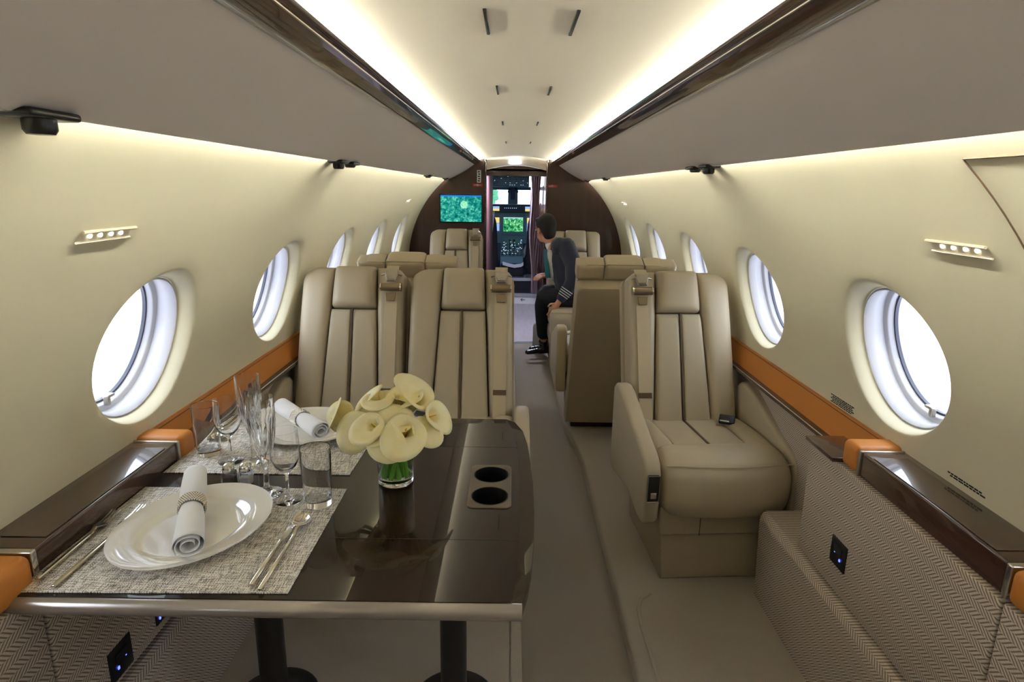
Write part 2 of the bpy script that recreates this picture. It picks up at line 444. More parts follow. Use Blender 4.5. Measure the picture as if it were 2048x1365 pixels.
# trims: valance panels, rail, coves
n = 0
for side, nm in ((-1, 'left'), (1, 'right')):
    v = MB()
    prof = []
    for i in range(13):
        t = i/12; x = .425+(.682-.425)*t; z = 1.797+(1.650-1.797)*t + .010*sin(PI*t)*-1
        prof.append((x, z))
    prof += [(.687, 1.650), (.690, 1.654), (.686, 1.660), (.665, 1.676), (.55, 1.75), (.44, 1.815)]
    v.grid(lambda u, w_: Vector((side*prof[min(len(prof)-1, int(round(u*(len(prof)-1))))][0], YB+(YF-YB)*w_, prof[min(len(prof)-1, int(round(u*(len(prof)-1))))][1])), len(prof), 2)
    struct(v.build('ceiling_panel_%s' % nm, 'valance'), 'grey sloping overhead panel, %s side' % nm)
    t_ = MB()
    rp = [(.428, 1.796), (.418, 1.794), (.405, 1.797), (.385, 1.806), (.368, 1.817), (.360, 1.824), (.358, 1.829), (.362, 1.833), (.38, 1.832), (.43, 1.806)]
    t_.grid(lambda u, w_: Vector((side*rp[int(round(u*len(rp))) % len(rp)][0], YB+(YF-YB)*w_, rp[int(round(u*len(rp))) % len(rp)][1])), len(rp), 2, close_u=True)
    o = struct(t_.build('trim_%d' % (1 if side < 0 else 2), 'wood'), 'dark lacquered ceiling rail, %s side' % nm)
    b_ = MB(); b_.tube([(side*.371, YB, 1.8145), (side*.371, YF, 1.8145)], .0022, 6); b_.build('metal_bead', 'chrome', o)
    # cove lamps (real light strips hidden in the coves)
    l = MB(); l.rbox(side*.402-.006, side*.402+.006, YB+.05, YF-.05, 1.826, 1.832, .001)
    tag(l.build('cove_light', 'cove'), 'warm strip light behind the %s ceiling rail' % nm, 'strip light')
    l = MB(); l.rbox(side*.668-.004, side*.668+.004, YB+.05, YF-.03, 1.679, 1.683, .001)
    tag(l.build('cove_light', 'covew'), 'warm strip light above the %s wall edge' % nm, 'strip light')

# rear wall behind the camera
b = MB(); b.box(-1.2, 1.2, YB-.04, YB, -.1, 2.0); struct(b.build('wall_rear', 'wall', smooth=False))
# floor: platforms + dropped aisle
def plat(name, pts, z, mt, label, r=.02):
    m = MB(); m.prism(pts, lambda a, b: Vector((a, b, z)), lambda a, b: Vector((a, b, z-.12)), r=r, seg=4)
    return struct(m.build(name, mt, ang=50), label)
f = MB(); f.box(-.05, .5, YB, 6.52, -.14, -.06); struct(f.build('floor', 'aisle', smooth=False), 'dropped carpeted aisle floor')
edge = [(.40, YB), (.405, 1.5), (.41, 2.6), (.405, 3.4), (.385, 3.75), (.35, 4.0), (.34, 4.4), (.34, 6.46)]
plat('floor_right', edge+[(1.2, 6.46), (1.2, YB)], 0, 'carpet', 'raised carpeted seat platform on the right')
plat('floor_left', [(.035, YB), (-1.2, YB), (-1.2, 6.46), (.0, 6.46), (.02, 3)], 0, 'carpet', 'raised carpeted seat platform on the left')
fs = MB(); 
fp = [(.50, 1.0), (.475, 1.6), (.468, 1.95), (.475, 2.06), (.50, 2.12), (.54, 2.15)]
fs.tube([(x, y, .003) for x, y in fp], .007, 8)
tag(fs.build('carpet_seam', 'carpet'), 'raised carpet seam in front of the right-hand seat', 'carpet seam')
fs = MB(); fs.tube([(-.012, 1.0, .002), (-.012, 2.4, .002)], .004, 8)
tag(fs.build('carpet_seam', 'carpet'), 'straight carpet seam beside the table leg', 'carpet seam')

# side ledges, dado, leather rails
for side, nm in ((-1, 'left'), (1, 'right')):
    X = lambda x: side*x
    def bx(m, x0, x1, *a, **k):
        p, q = sorted((X(x0), X(x1))); m.rbox(p, q, *a, **k); return m
    # dado (lower sloping + upper overhanging near Y<1.92)
    m = MB()
    m.prism([(.958, 0), (.944, .325), (.946, .345), (.954, .360), (.966, .368), (1.16, .370), (1.16, 0)], lambda a, b: Vector((X(a), YB, b)), lambda a, b: Vector((X(a), 2.16, b)))
    o = m.build('wall_dado_%s' % nm, 'herring', smooth=False); struct(o, 'lower herringbone fabric wall panel, %s side' % nm)
    m = MB(); bx(m, .974, 1.16, 1.095, 1.915, .372, .762, r=.006); struct(m.build('wall_panel_%s' % nm, 'herring'), 'upper herringbone fabric wall panel, %s side' % nm)
    m = MB(); bx(m, .974, 1.16, YB, 1.089, .372, .762, r=.006); struct(m.build('wall_panel_near_%s' % nm, 'herring'))
    m = MB(); bx(m, 1.108, 1.16, 1.92, YF, .0, .735, r=.004); struct(m.build('wall_panel_far_%s' % nm, 'herring'))
    # wood ledge
    m = MB(); bx(m, .957, 1.12, 1.745, 1.925, .763, .778, r=.004); bx(m, 1.045, 1.12, 1.926, YF, .735, .750, r=.003)
    struct(m.build('trim_%d' % (3 if side < 0 else 4), 'wood'), 'thin dark wood ledge along the %s wall' % nm)
    bd = MB(); bd.tube([(X(1.046), 1.94, .7515), (X(1.046), YF, .7515)], .002, 6); struct(bd.build('trim_%d' % (13 if side < 0 else 14), 'chrome'))
    # stowed table box
    bxn = empty('side_ledge_box', (X(1.03), 1.38, .765))
    tag(bxn, 'dark lacquered wood side ledge with lift-up lid, by the %s' % ('left wall beside the dining table' if side < 0 else 'right wall under the nearest window'), 'side ledge', 'lacquered side ledge boxes')
    m = MB(); p, q = sorted((X(.985)-X(1.03), X(1.12)-X(1.03))); m.rbox(p, q, -.272, .268, .0, .075, .006, 4); m.build('body', 'wood', bxn)
    m = MB(); p, q = sorted((X(.992)-X(1.03), X(1.088)-X(1.03))); m.rbox(p, q, -.23, .225, .0755, .0775, .0008, 1); m.build('lid', 'wood', bxn)
    m = MB(); p, q = sorted((X(.980)-X(1.03), X(1.12)-X(1.03)))
    m.rbox(p, q, -.288, -.272, .0, .077, .004); m.build('metal_end_band', 'chrome', bxn)
    m = MB(); m.rbox(p, q, .268, .280, .0, .077, .004); m.build('metal_end_band', 'satin', bxn)
    # saddle leather blocks
    m = MB(); bx(m, .978, 1.12, 1.662, 1.742, .766, .848, r=.018, seg=5)
    o = m.build('leather_cap', 'orange', bxn); o.location = (-X(1.03), -1.38, -.765)
    m = MB(); bx(m, .972, 1.12, .2, 1.088, .766, .846, r=.020, seg=5)
    tag(m.build('ledge_cushion', 'orange'), 'tan leather ledge cushion nearest the camera, %s side' % nm, 'leather trim')
    # saddle leather band under the wall
    m = MB()
    m.prism([(1.075, .748), (1.100, .842), (1.114, .842), (1.114, .748)], lambda a, b: Vector((X(a), 1.73, b)), lambda a, b: Vector((X(a), YF-.01, b)))
    struct(m.build('trim_%d' % (5 if side < 0 else 6), 'orange', smooth=False), 'tan saddle leather band along the %s wall' % nm)
    m = MB(); m.tube([(X(1.096), 1.73, .836), (X(1.096), YF-.02, .836)], .0012, 5); struct(m.build('trim_%d' % (15 if side < 0 else 16), 'seam'))
    # backing wall
    m = MB(); p, q = sorted((X(1.16), X(1.2))); m.box(p, q, YB, YF, -.1, .8); struct(m.build('wall_lower_%s' % nm, 'wall', smooth=False))
    # LED wall lights
    for (yc, L) in ((1.333 if side < 0 else 1.29, .17), (5.22, .17), (3.2, .0)):
        if not L: continue
        s0 = R*math.asin((1.455-ZC)/R); hh = .014
        e = empty('wall_light', WP(yc, s0, 0, side))
        tag(e, 'recessed four-lamp reading light in the %s wall, %s' % (nm, 'near the camera' if yc < 3 else 'by the front bulkhead'), 'wall light', 'recessed wall lights')
        base = WP(yc, s0, 0, side)
        def pl(a, b, d): return WP(yc+a, s0+b, d, side)-base
        m = MB(); m.grid(lambda u, v: pl(-L/2+L*u, -hh+2*hh*v, -.001), 9, 3); m.grid(lambda u, v: pl(-L/2+L*u, -hh+2*hh*v, .002), 9, 3)
        m.build('housing', 'wallplate', e)
        m = MB(); m.tube([pl(-L/2-.004, hh, -.005), pl(L/2+.004, hh, -.005)], .0035, 6); m.build('hood', 'leather2', e)
        m = MB(); m.tube([pl(-L/2-.004, -hh, -.003), pl(L/2+.004, -hh, -.003)], .0026, 6); m.build('lip', 'wallplate', e)
        for k in (-.055, -.022, .014, .048):
            m = MB(); m.ball(pl(k, .001, -.001), .008, (.35, 1, .75), 12); m.build('lamp', 'led', e)
    # passenger service spot lights at the valance edge
    for yc, big in (((.90, 1), (2.405, 1), (2.575, 0), (4.90, 0), (6.2, 0)) if side < 0 else ((2.345, 1), (2.52, 0), (4.95, 0), (6.2, 0))):
        e = empty('reading_light', (X(.685), yc, 1.650))
        w_ = 'nearest the camera' if yc < 1 else ('%s of the middle pair' % ('nearer' if big else 'farther')) if yc < 3 else 'third from the camera' if yc < 5.5 else 'next to the bulkhead'
        tag(e, 'black reading light under the %s overhead panel, %s' % (nm, w_), 'reading light', 'reading lights')
        m = MB(); m.rbox(-.028, .028, -.05, .05, -.006, .006, .005); m.build('mount', 'black', e)
        m = MB(); m.lathe([(0, -.022 if big else -.012), (.017, -.022 if big else -.012), (.021, -.016 if big else -.008), (.021, .0), (0, .0)], (0, 0, -.004), 20); m.build('spot', 'black', e)

# hatch seam and placards on right wall
m = MB(); sA = lambda z: R*math.asin((z-ZC)/R)
m.tube([WP(1.11, sA(1.30+.32*i/10), .0, 1) for i in range(11)], .0022, 6)
m.tube([WP(1.11-.05*i, sA(1.622), .0, 1) for i in range(0, 20)], .0022, 6)
struct(m.build('trim_7', 'seam'), 'thin seam of the access hatch in the right wall')
for (y0, y1, z0, rows, lab) in ((1.93, 2.08, .873, 5, 'small five-line black placard low on the right wall by the second window'), (1.345, 1.475, .866, 2, 'small two-line black placard low on the right wall below the nearest window')):
    m = MB(); rnd = random.Random(3)
    for r_ in range(rows):
        y = y1-(.01*(r_ % 2)); z = z0-.0062*r_
        while y > y0+.012:
            L = rnd.choice((.006, .009, .012, .016)); a = WP(y, sA(z), -.0006, 1); b = WP(y-L, sA(z+.0035), -.0002, 1)
            m.box(a.x-.0004, a.x+.0004, b.y, a.y, a.z-.0018, a.z+.0018); y -= L+.003
    tag(m.build('placard', 'blackmatte', smooth=False), lab, 'placard')
# outlets
for (x, y, z, w_, lab) in ((.974, 1.665, .50, .085, 'square black power outlet with blue light, in the right herringbone panel'), (-.974, 1.28, .43, .085, 'square black power outlet with blue light, in the left herringbone panel below the table'), (-.974, 1.46, .43, .06, 'second dark outlet in the left panel, mostly behind the table edge')):
    e = empty('power_outlet', (x, y, z)); tag(e, lab, 'power outlet', 'power outlets')
    s_ = 1 if x > 0 else -1
    m = MB(); m.rbox(-.004, .004, -w_/2, w_/2, -w_/2, w_/2, .002); m.build('plate', 'black', e)
    m = MB(); m.rbox(-s_*.006-.001, -s_*.006+.001, -.02, -.014, -.016, -.008, .0005); m.build('indicator', 'blueled', e)
    m = MB(); m.rbox(-s_*.006-.001, -s_*.006+.001, .012, .015, -.002, .001, .0005); m.build('indicator', 'blueled', e)
    m = MB(); m.rbox(-s_*.0045-.002, -s_*.0045+.002, -.022, .022, .0, .024, .001); m.build('socket', 'blackmatte', e)

# ------------------------------------------------------------------ bulkhead
def arch(x): # outline radius
    return math.sqrt(max(0, 1.13**2-x*x))+.8
BKY = 6.46
m = MB()
def half(side):
    pts = [(.318, -.06), (1.15, -.06), (1.15, .8)]
    pts += [(1.13*cos(a), .8+1.13*sin(a)) for a in [rad(d) for d in range(3, 74, 4)]]
    pts += [(.318, 1.89)]
    return [(side*a, b) for a, b in pts]
for side in (-1, 1):
    m.prism(half(side), lambda a, b: Vector((a, BKY, b)), lambda a, b: Vector((a, BKY+.08, b)), r=0)
struct(m.build('wall_front', 'bulk', smooth=False), 'dark lacquered wood bulkhead across the front of the cabin')
# door frame posts and arch fascia
m = MB()
for sx in (-1, 1):
    m.tube([(sx*.312, BKY-.012, -.06), (sx*.312, BKY-.012, 1.845)], .012, 12)
struct(m.build('trim_8', 'wood'), 'rounded glossy door posts of the bulkhead opening')
m = MB()
def arcz(x, base, rise): return base+rise*(1-(x/.31)**2)
m.grid(lambda u, v: Vector(((-.32+.64*u), BKY-.01, (arcz(-.32+.64*u, 1.745, .05))*(1-v)+arcz(-.32+.64*u, 1.875, .02)*v)), 17, 2)
m.grid(lambda u, v: Vector(((-.31+.62*u), BKY-.01+.10*v, arcz(-.31+.62*u, 1.745, .05))), 17, 2)
struct(m.build('trim_9', 'ceil'), 'pale arched fascia over the doorway')
m = MB(); m.grid(lambda u, v: Vector(((-.31+.62*u), BKY+.10, 1.69*(1-v)+arcz(-.31+.62*u, 1.745, .05)*v)), 17, 2)
m.box(-.31, .31, BKY+.10, 8.86, 1.74, 1.76)
struct(m.build('ceiling_vestibule', 'bulk', smooth=False))
m = MB(); m.rbox(-.15, .08, 6.95, 7.35, 1.727, 1.739, .004); tag(m.build('vestibule_fill_panel', 'vestfill'), 'unseen added light panel inside the doorway, in place of entry-door daylight', 'added light panel')  # added out of view to brighten the vestibule instead of the entry door
for k, z in enumerate((1.832, 1.817)):
    m = MB(); m.rbox(-.075, .045, BKY-.016, BKY-.008, z-.004, z+.002, .001); tag(m.build('overhead_lamp', 'bar'), 'thin white lamp bar above the doorway, %s of two' % ('upper' if k == 0 else 'lower'), 'lamp bar', 'lamp bars over the doorway')
# monitor
mo = empty('wall_monitor', (-.56, BKY, 1.36)); tag(mo, 'wall-mounted screen showing a teal satellite map, on the left bulkhead', 'screen')
m = MB(); m.rbox(-.222, .222, -.022, 0, -.148, .148, .006); m.build('bezel', 'black', mo)
m = MB(); m.box(-.208, .208, -.0245, -.023, -.132, .118); m.build('display', 'map', mo, smooth=False)
m = MB(); m.box(-.208, .208, -.0245, -.023, .118, .132); m.build('header_bar', 'screenblue', mo, smooth=False)
m = MB(); m.ball((.03, -.0245, .04), .05, (.8, .03, .75), 10); m.build('city_patch', map_screen('map_city', .42, (srgb(60, 150, 120), srgb(130, 205, 165), srgb(200, 235, 205)), 60), mo)
# signs
def text(o_name, s, size, m_, loc, rot, parent=None, ext=.0006):
    cu = bpy.data.curves.new(o_name, 'FONT'); cu.body = s; cu.size = size; cu.extrude = ext; cu.align_x = 'CENTER'; cu.align_y = 'CENTER'
    o = bpy.data.objects.new(o_name, cu); C.objects.link(o); cu.materials.append(M[m_]); o.location = loc; o.rotation_euler = rot
    if parent: o.parent = parent
    return o
e = empty('vertical_sign', (-.378, BKY-.004, 1.68)); tag(e, 'narrow white upright sign with dark marks beside the left door post', 'sign')
m = MB(); m.rbox(-.021, .021, -.003, .003, -.062, .062, .001); m.build('plate', 'white', e)
m = MB(); 
for k in range(5): m.box(-.012+.004*(k % 2), .012-.003*((k+1) % 2), -.0045, -.003, -.05+.022*k, -.038+.022*k)
m.build('marks', 'blackmatte', e, smooth=False)
for sx, x in ((-1, -.392), (1, .365)):
    e = empty('red_sign', (x, BKY-.004, 1.595)); tag(e, 'small lit red sign high on the %s bulkhead' % ('left' if sx < 0 else 'right'), 'sign', 'red bulkhead signs')
    m = MB(); m.rbox(-.05, .05, -.003, .003, -.014, .014, .001); m.build('plate', 'red', e)
    m = MB(); m.rbox(-.035, .035, -.0045, -.003, -.003, .003, .0003); m.rbox(-.008, .008, -.0045, -.003, -.010, .010, .0003); m.build('marks', 'white', e)

# ------------------------------------------------------------------ vestibule and cockpit
f = MB(); f.box(-.6, .8, 6.54, 8.86, -.12, -.06); struct(f.build('floor_vestibule', 'vfloor', smooth=False), 'pale wood floor of the vestibule')
f = MB(); f.box(-.05, .5, 6.50, 6.56, -.13, -.055); struct(f.build('trim_10', 'stepmetal', smooth=False))
m = MB(); m.box(-.36, -.315, 6.54, 8.86, -.06, 1.74)
m.box(-1.2, -.36, 8.78, 8.86, -.06, 1.9)
struct(m.build('wall_vestibule_left', 'maroon', smooth=False), 'maroon cabinet wall left of the vestibule')
m = MB(); m.box(.33, .40, 6.54, 8.86, -.06, 1.9); struct(m.build('wall_vestibule_right', 'bulk', smooth=False))
# glossy galley handle strip at right, seen past the curtain
m = MB(); m.tube([(.315, 7.3, .2), (.315, 7.3, 1.6)], .006, 8); m.tube([(.30, 7.6, .35), (.295, 7.6, .9), (.30, 7.6, 1.4)], .01, 8); struct(m.build('trim_11', 'chrome'))
# steps
m = MB(); m.box(-.36, .34, 8.86, 9.1, -.06, .045); struct(m.build('trim_12', 'white', smooth=False), 'white step riser with a small arrow at the cockpit entry')
m = MB(); m.box(-.36, .34, 8.845, 9.1, .045, .095); struct(m.build('step_tread_1', 'stepmetal', smooth=False)); 
m = MB(); m.box(-.36, .34, 8.90, 9.3, .095, .27); struct(m.build('step_riser_2', 'pilotseat', smooth=False))
m = MB(); m.box(-.36, .34, 8.885, 9.3, .27, .315); struct(m.build('step_tread_2', 'stepmetal', smooth=False))
m = MB(); m.ball((-.02, 8.885, .19), .03, (1, .3, 1), 12); tag(m.build('step_knob', 'stepmetal'), 'round metal knob on the dark cockpit step', 'knob')
m = MB(); m.tube([(.165, 8.855, .0), (.10, 8.855, .0)], .004, 6); m.tube([(.125, 8.855, .022), (.10, 8.855, 0), (.125, 8.855, -.022)], .004, 6)
tag(m.build('arrow_mark', 'blackmatte'), 'small black left-pointing arrow on the white step riser', 'arrow')
# cockpit shell
m = MB()
m.box(-.75, -.70, 8.86, 10.8, -.06, 1.9); m.box(.70, .75, 8.86, 10.8, -.06, 1.9); m.box(.40, .75, 8.80, 8.86, -.06, 1.9); m.box(-.36, .34, 9.2, 10.9, .20, .26)
m.box(-.75, .75, 10.38, 10.42, -.06, 1.26)
struct(m.build('wall_cockpit', 'cockpit2', smooth=False))
m = MB(); m.box(-.75, .75, 8.86, 10.9, 1.815, 1.84); struct(m.build('ceiling_cockpit', 'cockpit2', smooth=False))
# overhead panel
e = empty('switch_console', (-.085, 9.9, 1.70)); tag(e, 'blue-grey overhead switch panel above the windscreen', 'switch panel')
m = MB(); m.rbox(-.30, .30, -.03, .06, -.11, .075, .01); m.build('panel', 'cockpit', e)
rnd = random.Random(5)
m = MB()
for r_ in range(5):
    for k in range(17):
        if rnd.random() < .55:
            x = -.27+.034*k; z = -.09+.032*r_; m.rbox(x-.009, x+.009, -.038, -.03, z-.007, z+.006, .001)
m.build('switches', 'cockpit2', e)
m = MB()
for r_ in range(5):
    for k in range(17):
        if rnd.random() < .22:
            x = -.27+.034*k; z = -.078+.032*r_; m.rbox(x-.006, x+.006, -.041, -.03, z-.003, z+.003, .0005)
m.build('legends', 'knob', e)
m = MB()
for k in range(17):
    x = -.27+.034*k; m.box(x-.006, x+.006, -.06, -.03, .055, .09, Matrix.Rotation(rad(8), 4, 'Y'))
m.build('breaker_rows', 'cockpit2', e)
# windscreen frame
m = MB()
m.rbox(-.116, .045, 10.3, 10.36, 1.30, 1.62, .01); m.box(-.7, .4, 10.3, 10.34, 1.545, 1.60)
o = m.build('window_15', 'cockpit'); struct(o, 'cockpit windscreen with thick centre post')
m = MB(); m.box(-.7, .4, 10.35, 10.356, 1.27, 1.6); m.build('pane', 'pane', o, smooth=False)
m = MB(); m.rbox(-.07, -.0, 10.27, 10.3, 1.40, 1.58, .01); m.ball((-.105, 10.27, 1.52), .02, n=10); m.ball((.035, 10.27, 1.52), .02, n=10); m.build('compass', 'cockpit2', o)
# tree and tail seen outside through the windscreen
m = MB(); rnd = random.Random(9)
for k in range(40): m.ball((-.98+rnd.uniform(-.2, .2), 30, 1.35+rnd.uniform(-.25, .35)), rnd.uniform(.05, .13), n=8)
m.tube([(-.95, 30, -.5), (-.95, 30, 1.2)], .08, 6)
tag(m.build('distant_tree', mat('tree_green', srgb(50, 110, 80), .9)), 'small green tree outside the left windscreen', 'tree')
# glareshield
e = empty('instrument_panel', (-.08, 10.0, 1.0)); tag(e, 'cockpit instrument panel with displays under the windscreen', 'instrument panel')
m = MB(); m.rbox(-.55, .45, -.10, .35, .20, .325, .03, 4); m.build('glareshield', 'cockpit2', e)
m = MB(); m.rbox(-.55, .45, -.02, .35, -.28, .21, .01); m.build('panel', 'cockpit', e)
m = MB(); m.rbox(-.145, .255, -.06, -.02, -.15, .165, .015); m.build('center_bezel', 'cockpit', e)
m = MB(); m.box(-.10, .21, -.064, -.060, -.095, .125); m.build('center_display', 'nav', e, smooth=False)
m = MB(); m.rbox(-.10, .21, -.066, -.0642, .112, .125, .0005); m.lathe([(.052, 0), (.056, 0), (.056, .002), (.052, .002), (.052, 0)], (0, 0, 0), 24); 
m.build('display_header', 'knob', e)
for (x0, x1) in ((-.30, -.165), (.275, .40)):
    m = MB(); m.box(x0, x1, -.026, -.021, -.09, .03); m.build('side_display', 'pfd', e, smooth=False)
    m = MB(); m.box(x0, x1, -.026, -.021, .035, .12); m.build('side_display', 'pfdy', e, smooth=False)
for (x0, x1) in ((-.265, -.165), (.24, .33)):
    m = MB(); m.box(x0, x1, -.108, -.101, .225, .262); m.build('shield_display', 'pfdy', e, smooth=False)
    m = MB(); m.box(x0, x1, -.108, -.101, .262, .295); m.build('shield_display', 'pfd', e, smooth=False)
m = MB()
for k in range(7): m.ball((-.08+.03*k, -.105, .27), .006, n=8)
m.build('knobs', 'knob', e)
# pedestal
e = empty('center_pedestal', (-.04, 9.5, .3)); tag(e, 'cockpit centre pedestal with throttle levers and lit keypads', 'pedestal')
m = MB(); m.prism([(-.3, .0), (-.3, .28), (-.05, .36), (.32, .50), (.42, .50), (.42, 0)], lambda a, b: Vector((-.17, a, b)), lambda a, b: Vector((.17, a, b)), r=.01); m.build('body', 'cockpit', e)
m = MB()
for k in range(36):
    x = -.14+.056*(k % 6); y = -.25+.075*(k//6); z = .29+(y+.3)*.33
    m.rbox(x-.018, x+.018, y-.02, y+.02, z, z+.012, .002)
m.build('keypads', 'cockpit2', e)
m = MB(); rnd = random.Random(11)
for k in range(40):
    x = rnd.uniform(-.15, .15); y = rnd.uniform(-.27, .25); z = .305+(y+.3)*.33; m.rbox(x-.008, x+.008, y-.004, y+.004, z, z+.008, .001)
m.build('legends', 'knob', e)
m = MB()
for x in (-.03, .03): m.tube([(x, .0, .38), (x, -.06, .50)], .006, 8); m.rbox(x-.016, x+.016, -.08, -.045, .49, .525, .006)
m.build('throttle_levers', 'black', e)
# pilot seats
for sx, x in ((-1, -.44), (1, .36)):
    e = empty('pilot_seat', (x, 9.35, .3)); tag(e, 'dark pilot seat at the %s edge of the cockpit view, with grey harness' % ('left' if sx < 0 else 'right'), 'pilot seat', 'pilot seats')
    m = MB(); m.pillow([(-.2, .1), (.2, .1), (.16, .90), (-.16, .90)], .03, .10, lambda u, h, n_: Vector((u, -n_, h)), cr=(0, 0, .5, .5)); m.build('backrest', 'pilotseat', e)
    m = MB(); m.rbox(-.18, .18, 0, .5, .0, .16, .04); m.build('seat', 'pilotseat', e)
    m = MB(); m.ribbon([(.06, -.04, .2), (.09, -.045, .6), (.12, -.03, .9), (.12, .03, .93)], .035, .004); m.build('harness', 'greyc', e)
m = MB(); m.tube([(.21, 9.75, .72), (.16, 9.8, .60), (.13, 9.85, .52)], .03, 10); tag(m.build('side_stick_arm', 'greyc'), 'pale grey sleeve-like armrest beside the right pilot seat', 'armrest')
m = MB(); m.ribbon([(-.17, 9.0, .508), (-.1, 8.985, .49), (0, 8.98, .47), (.1, 8.985, .485), (.13, 9.0, .506)], .05, .015, side=(0, .3, 1)); tag(m.build('seat_belt_strap', 'greyc'), 'pale strap lying across the cockpit jump seat', 'strap')
m = MB(); m.rbox(-.20, .14, 9.0, 9.14, .318, .50, .03); tag(m.build('jump_seat', 'pilotseat'), 'black folded jump seat across the cockpit entry', 'seat')
# curtain
m = MB()
def curt(u, v):
    x = .150+.125*u-.004*v+.012*sin(v*9+u*4); y = 7.0+.022*sin(u*2*PI*5.5)+.01*sin(v*5)
    x += .035*(1-v)*(1-u)*-.0+ (1-v)*.03*(1-u)
    return Vector((x, y, .40+(1.735-.40)*v))
m.grid(curt, 90, 14); o = m.build('curtain', 'curtain', ang=180); sd = o.modifiers.new('s', 'SOLIDIFY'); sd.thickness = .003
tag(o, 'gathered lavender-grey curtain hanging at the right of the doorway', 'curtain')

# ------------------------------------------------------------------ seats
def make_seat(mirror=1, arms=(True, True), drop=(0, 0), belt=True, rear=False, scx=1.0, armout=.0):
    """local frame: faces -Y, back hinge at y=0, u to the right. mirror=-1 puts the belt on the left."""
    e = empty('lounge_seat')
    al = rad(20); L = .79; Z0 = .43
    up = Vector((0, sin(al), cos(al))); nn = Vector((0, -cos(al), sin(al)))
    mx = mirror*scx
    def BP(u, h, n_): p = Vector((0, .0, Z0))+up*h+nn*n_; return Vector((u*mx, p.y, p.z))
    W2 = .258
    # centre column narrows upward
    def uL(h): return -.135+(.045)*(h/L)-.0   # left boundary
    def uR(h): return .145-.035*(h/L)
    hH = .585
    P = lambda *q, **k: MB().pillow(*q, **k)
    bk = empty('backrest'); bk.parent = e
    def add(q, t, back, nm, cr=(0, 0, 0, 0), m_='leather', par=bk, p=5):
        return MB().pillow(q, t, back, BP, p=p, cr=cr).build(nm, m_, par, ang=60)
    g = .002
    sl = -.255; sr = .255
    add([(sl, -.02), (uL(0)-g, -.02), (uL(L)-g, L), (sl+.012, L)], .062, .10, 'side_bolster', cr=(0, 0, 0, (1.2, .17)), p=4)
    add([(uR(0)+g, -.02), (sr, -.02), (sr-.012, L), (uR(L)+g, L)], .050, .10, 'side_bolster', cr=(0, 0, (.8, .11), 0), p=4)
    add([(uL(hH)+g, hH+g), (uR(hH)-g, hH+g), (uR(L)-g, L+.004), (uL(L)+g, L+.004)], .068, .10, 'headrest', cr=(.15, .15, .12, .12), p=5)
    mid = .004
    add([(uL(0)+g, -.02), (mid-.003, -.02), (mid-.003, hH-g), (uL(hH)+g, hH-g)], .045, .06, 'back_cushion', cr=(0, 0, 0, .0), p=9)
    add([(mid+.003, -.02), (uR(0)-g, -.02), (uR(hH)-g, hH-g), (mid+.003, hH-g)], .045, .06, 'back_cushion', cr=(0, 0, .0, 0), p=9)
    m = MB(); m.ribbon([BP(mid, .0, .044), BP(mid, hH-.005, .044)], .008, .004); m.build('center_seam', 'seam', bk)
    if rear:
        for a, b_ in ((sl, uL(L)), (uL(L), uR(L)), (uR(L), sr)):
            m = MB(); m.pillow([(a+g, L-.095), (b_-g, L-.095), (b_-g, L-.002), (a+g, L-.002)], .03, .08, lambda u, h, n_: BP(u, h, -.085-n_), p=5, cr=(.1, .1, .10, .10)); m.build('top_roll', 'leather', bk)
    # shell
    hb = -.34 if rear else -.12
    m = MB(); m.pillow([(-.262, hb), (.262, hb), (.255, L-(.10 if rear else .015)), (-.255, L-(.10 if rear else .015))], .0, .10 if rear else .05, lambda u, h, n_: BP(u, h, n_-.085), p=8, cr=(0, 0, .1, .1), sag=.02)
    m.build('back_shell', 'leather2', e, ang=50)
    # shoulder belt
    if belt:
        sb = empty('shoulder_belt'); sb.parent = e
        ub = .192
        bo = .052
        pts = [BP(ub, h, bo+.004+(.004 if h < .6 else 0)) for h in (.02, .1, .2, .3, .4, .5, .6, .665)]
        m = MB(); m.ribbon(pts, .060*scx, .003); m.build('webbing', 'belt', sb)
        m = MB(); m.ribbon([BP(ub, .175, bo+.0105), BP(ub, .20, bo+.0105)], .062*scx, .003); m.build('dark_keeper', 'seam', sb)
        m = MB(); m.tube([BP(ub-.045, .685, .066), BP(ub+.045, .685, .066)], .019, 14); m.build('guide_roller', 'bronze', sb)
        for s_ in (-1, 1): m = MB(); m.tube([BP(ub+s_*.047-.003, .685, .066), BP(ub+s_*.047+.003, .685, .066)], .021, 14); m.build('roller_end_cap', 'chrome', sb)
        m = MB(); a, b_ = BP(ub-.022, .625, .06), BP(ub+.022, .66, .072)
        m.prism([(-.020, -.028), (.020, -.028), (.024, .012), (-.024, .012)], lambda x, y: BP(ub+x, .645+y, .060), lambda x, y: BP(ub+x, .645+y, .074), r=.003); m.build('buckle_tongue', 'bronze', sb)
        m = MB()
        m.tube([BP(ub-.05, .745, .055), BP(ub-.028, .75, .06), BP(ub-.018, .715, .07), BP(ub+.018, .715, .07), BP(ub+.028, .75, .06), BP(ub+.05, .745, .055)], .005, 8)
        m.prism([(-.022, 0), (.022, 0), (.03, .045), (-.03, .045)], lambda x, y: BP(ub+x, .722+y, .056), lambda x, y: BP(ub+x, .722+y, .066), r=.003)
        m.build('belt_hook', 'satin', sb)
        m = MB(); m.ribbon([BP(ub, .76, .052), BP(ub, .795, .03), BP(ub, .805, -.02)], .06*scx, .004); m.build('top_strap', 'leather', sb)
    # seat pan
    def SP(u, v, n_): return Vector((u*mx, -v, .50+n_+.03*(v/.6)))
    sc_ = empty('seat_cushion'); sc_.parent = e
    def adds(q, t, back, nm, cr=(0, 0, 0, 0), p=5, m_='leather'): return MB().pillow(q, t, back, SP, p=p, cr=cr).build(nm, m_, sc_, ang=60)
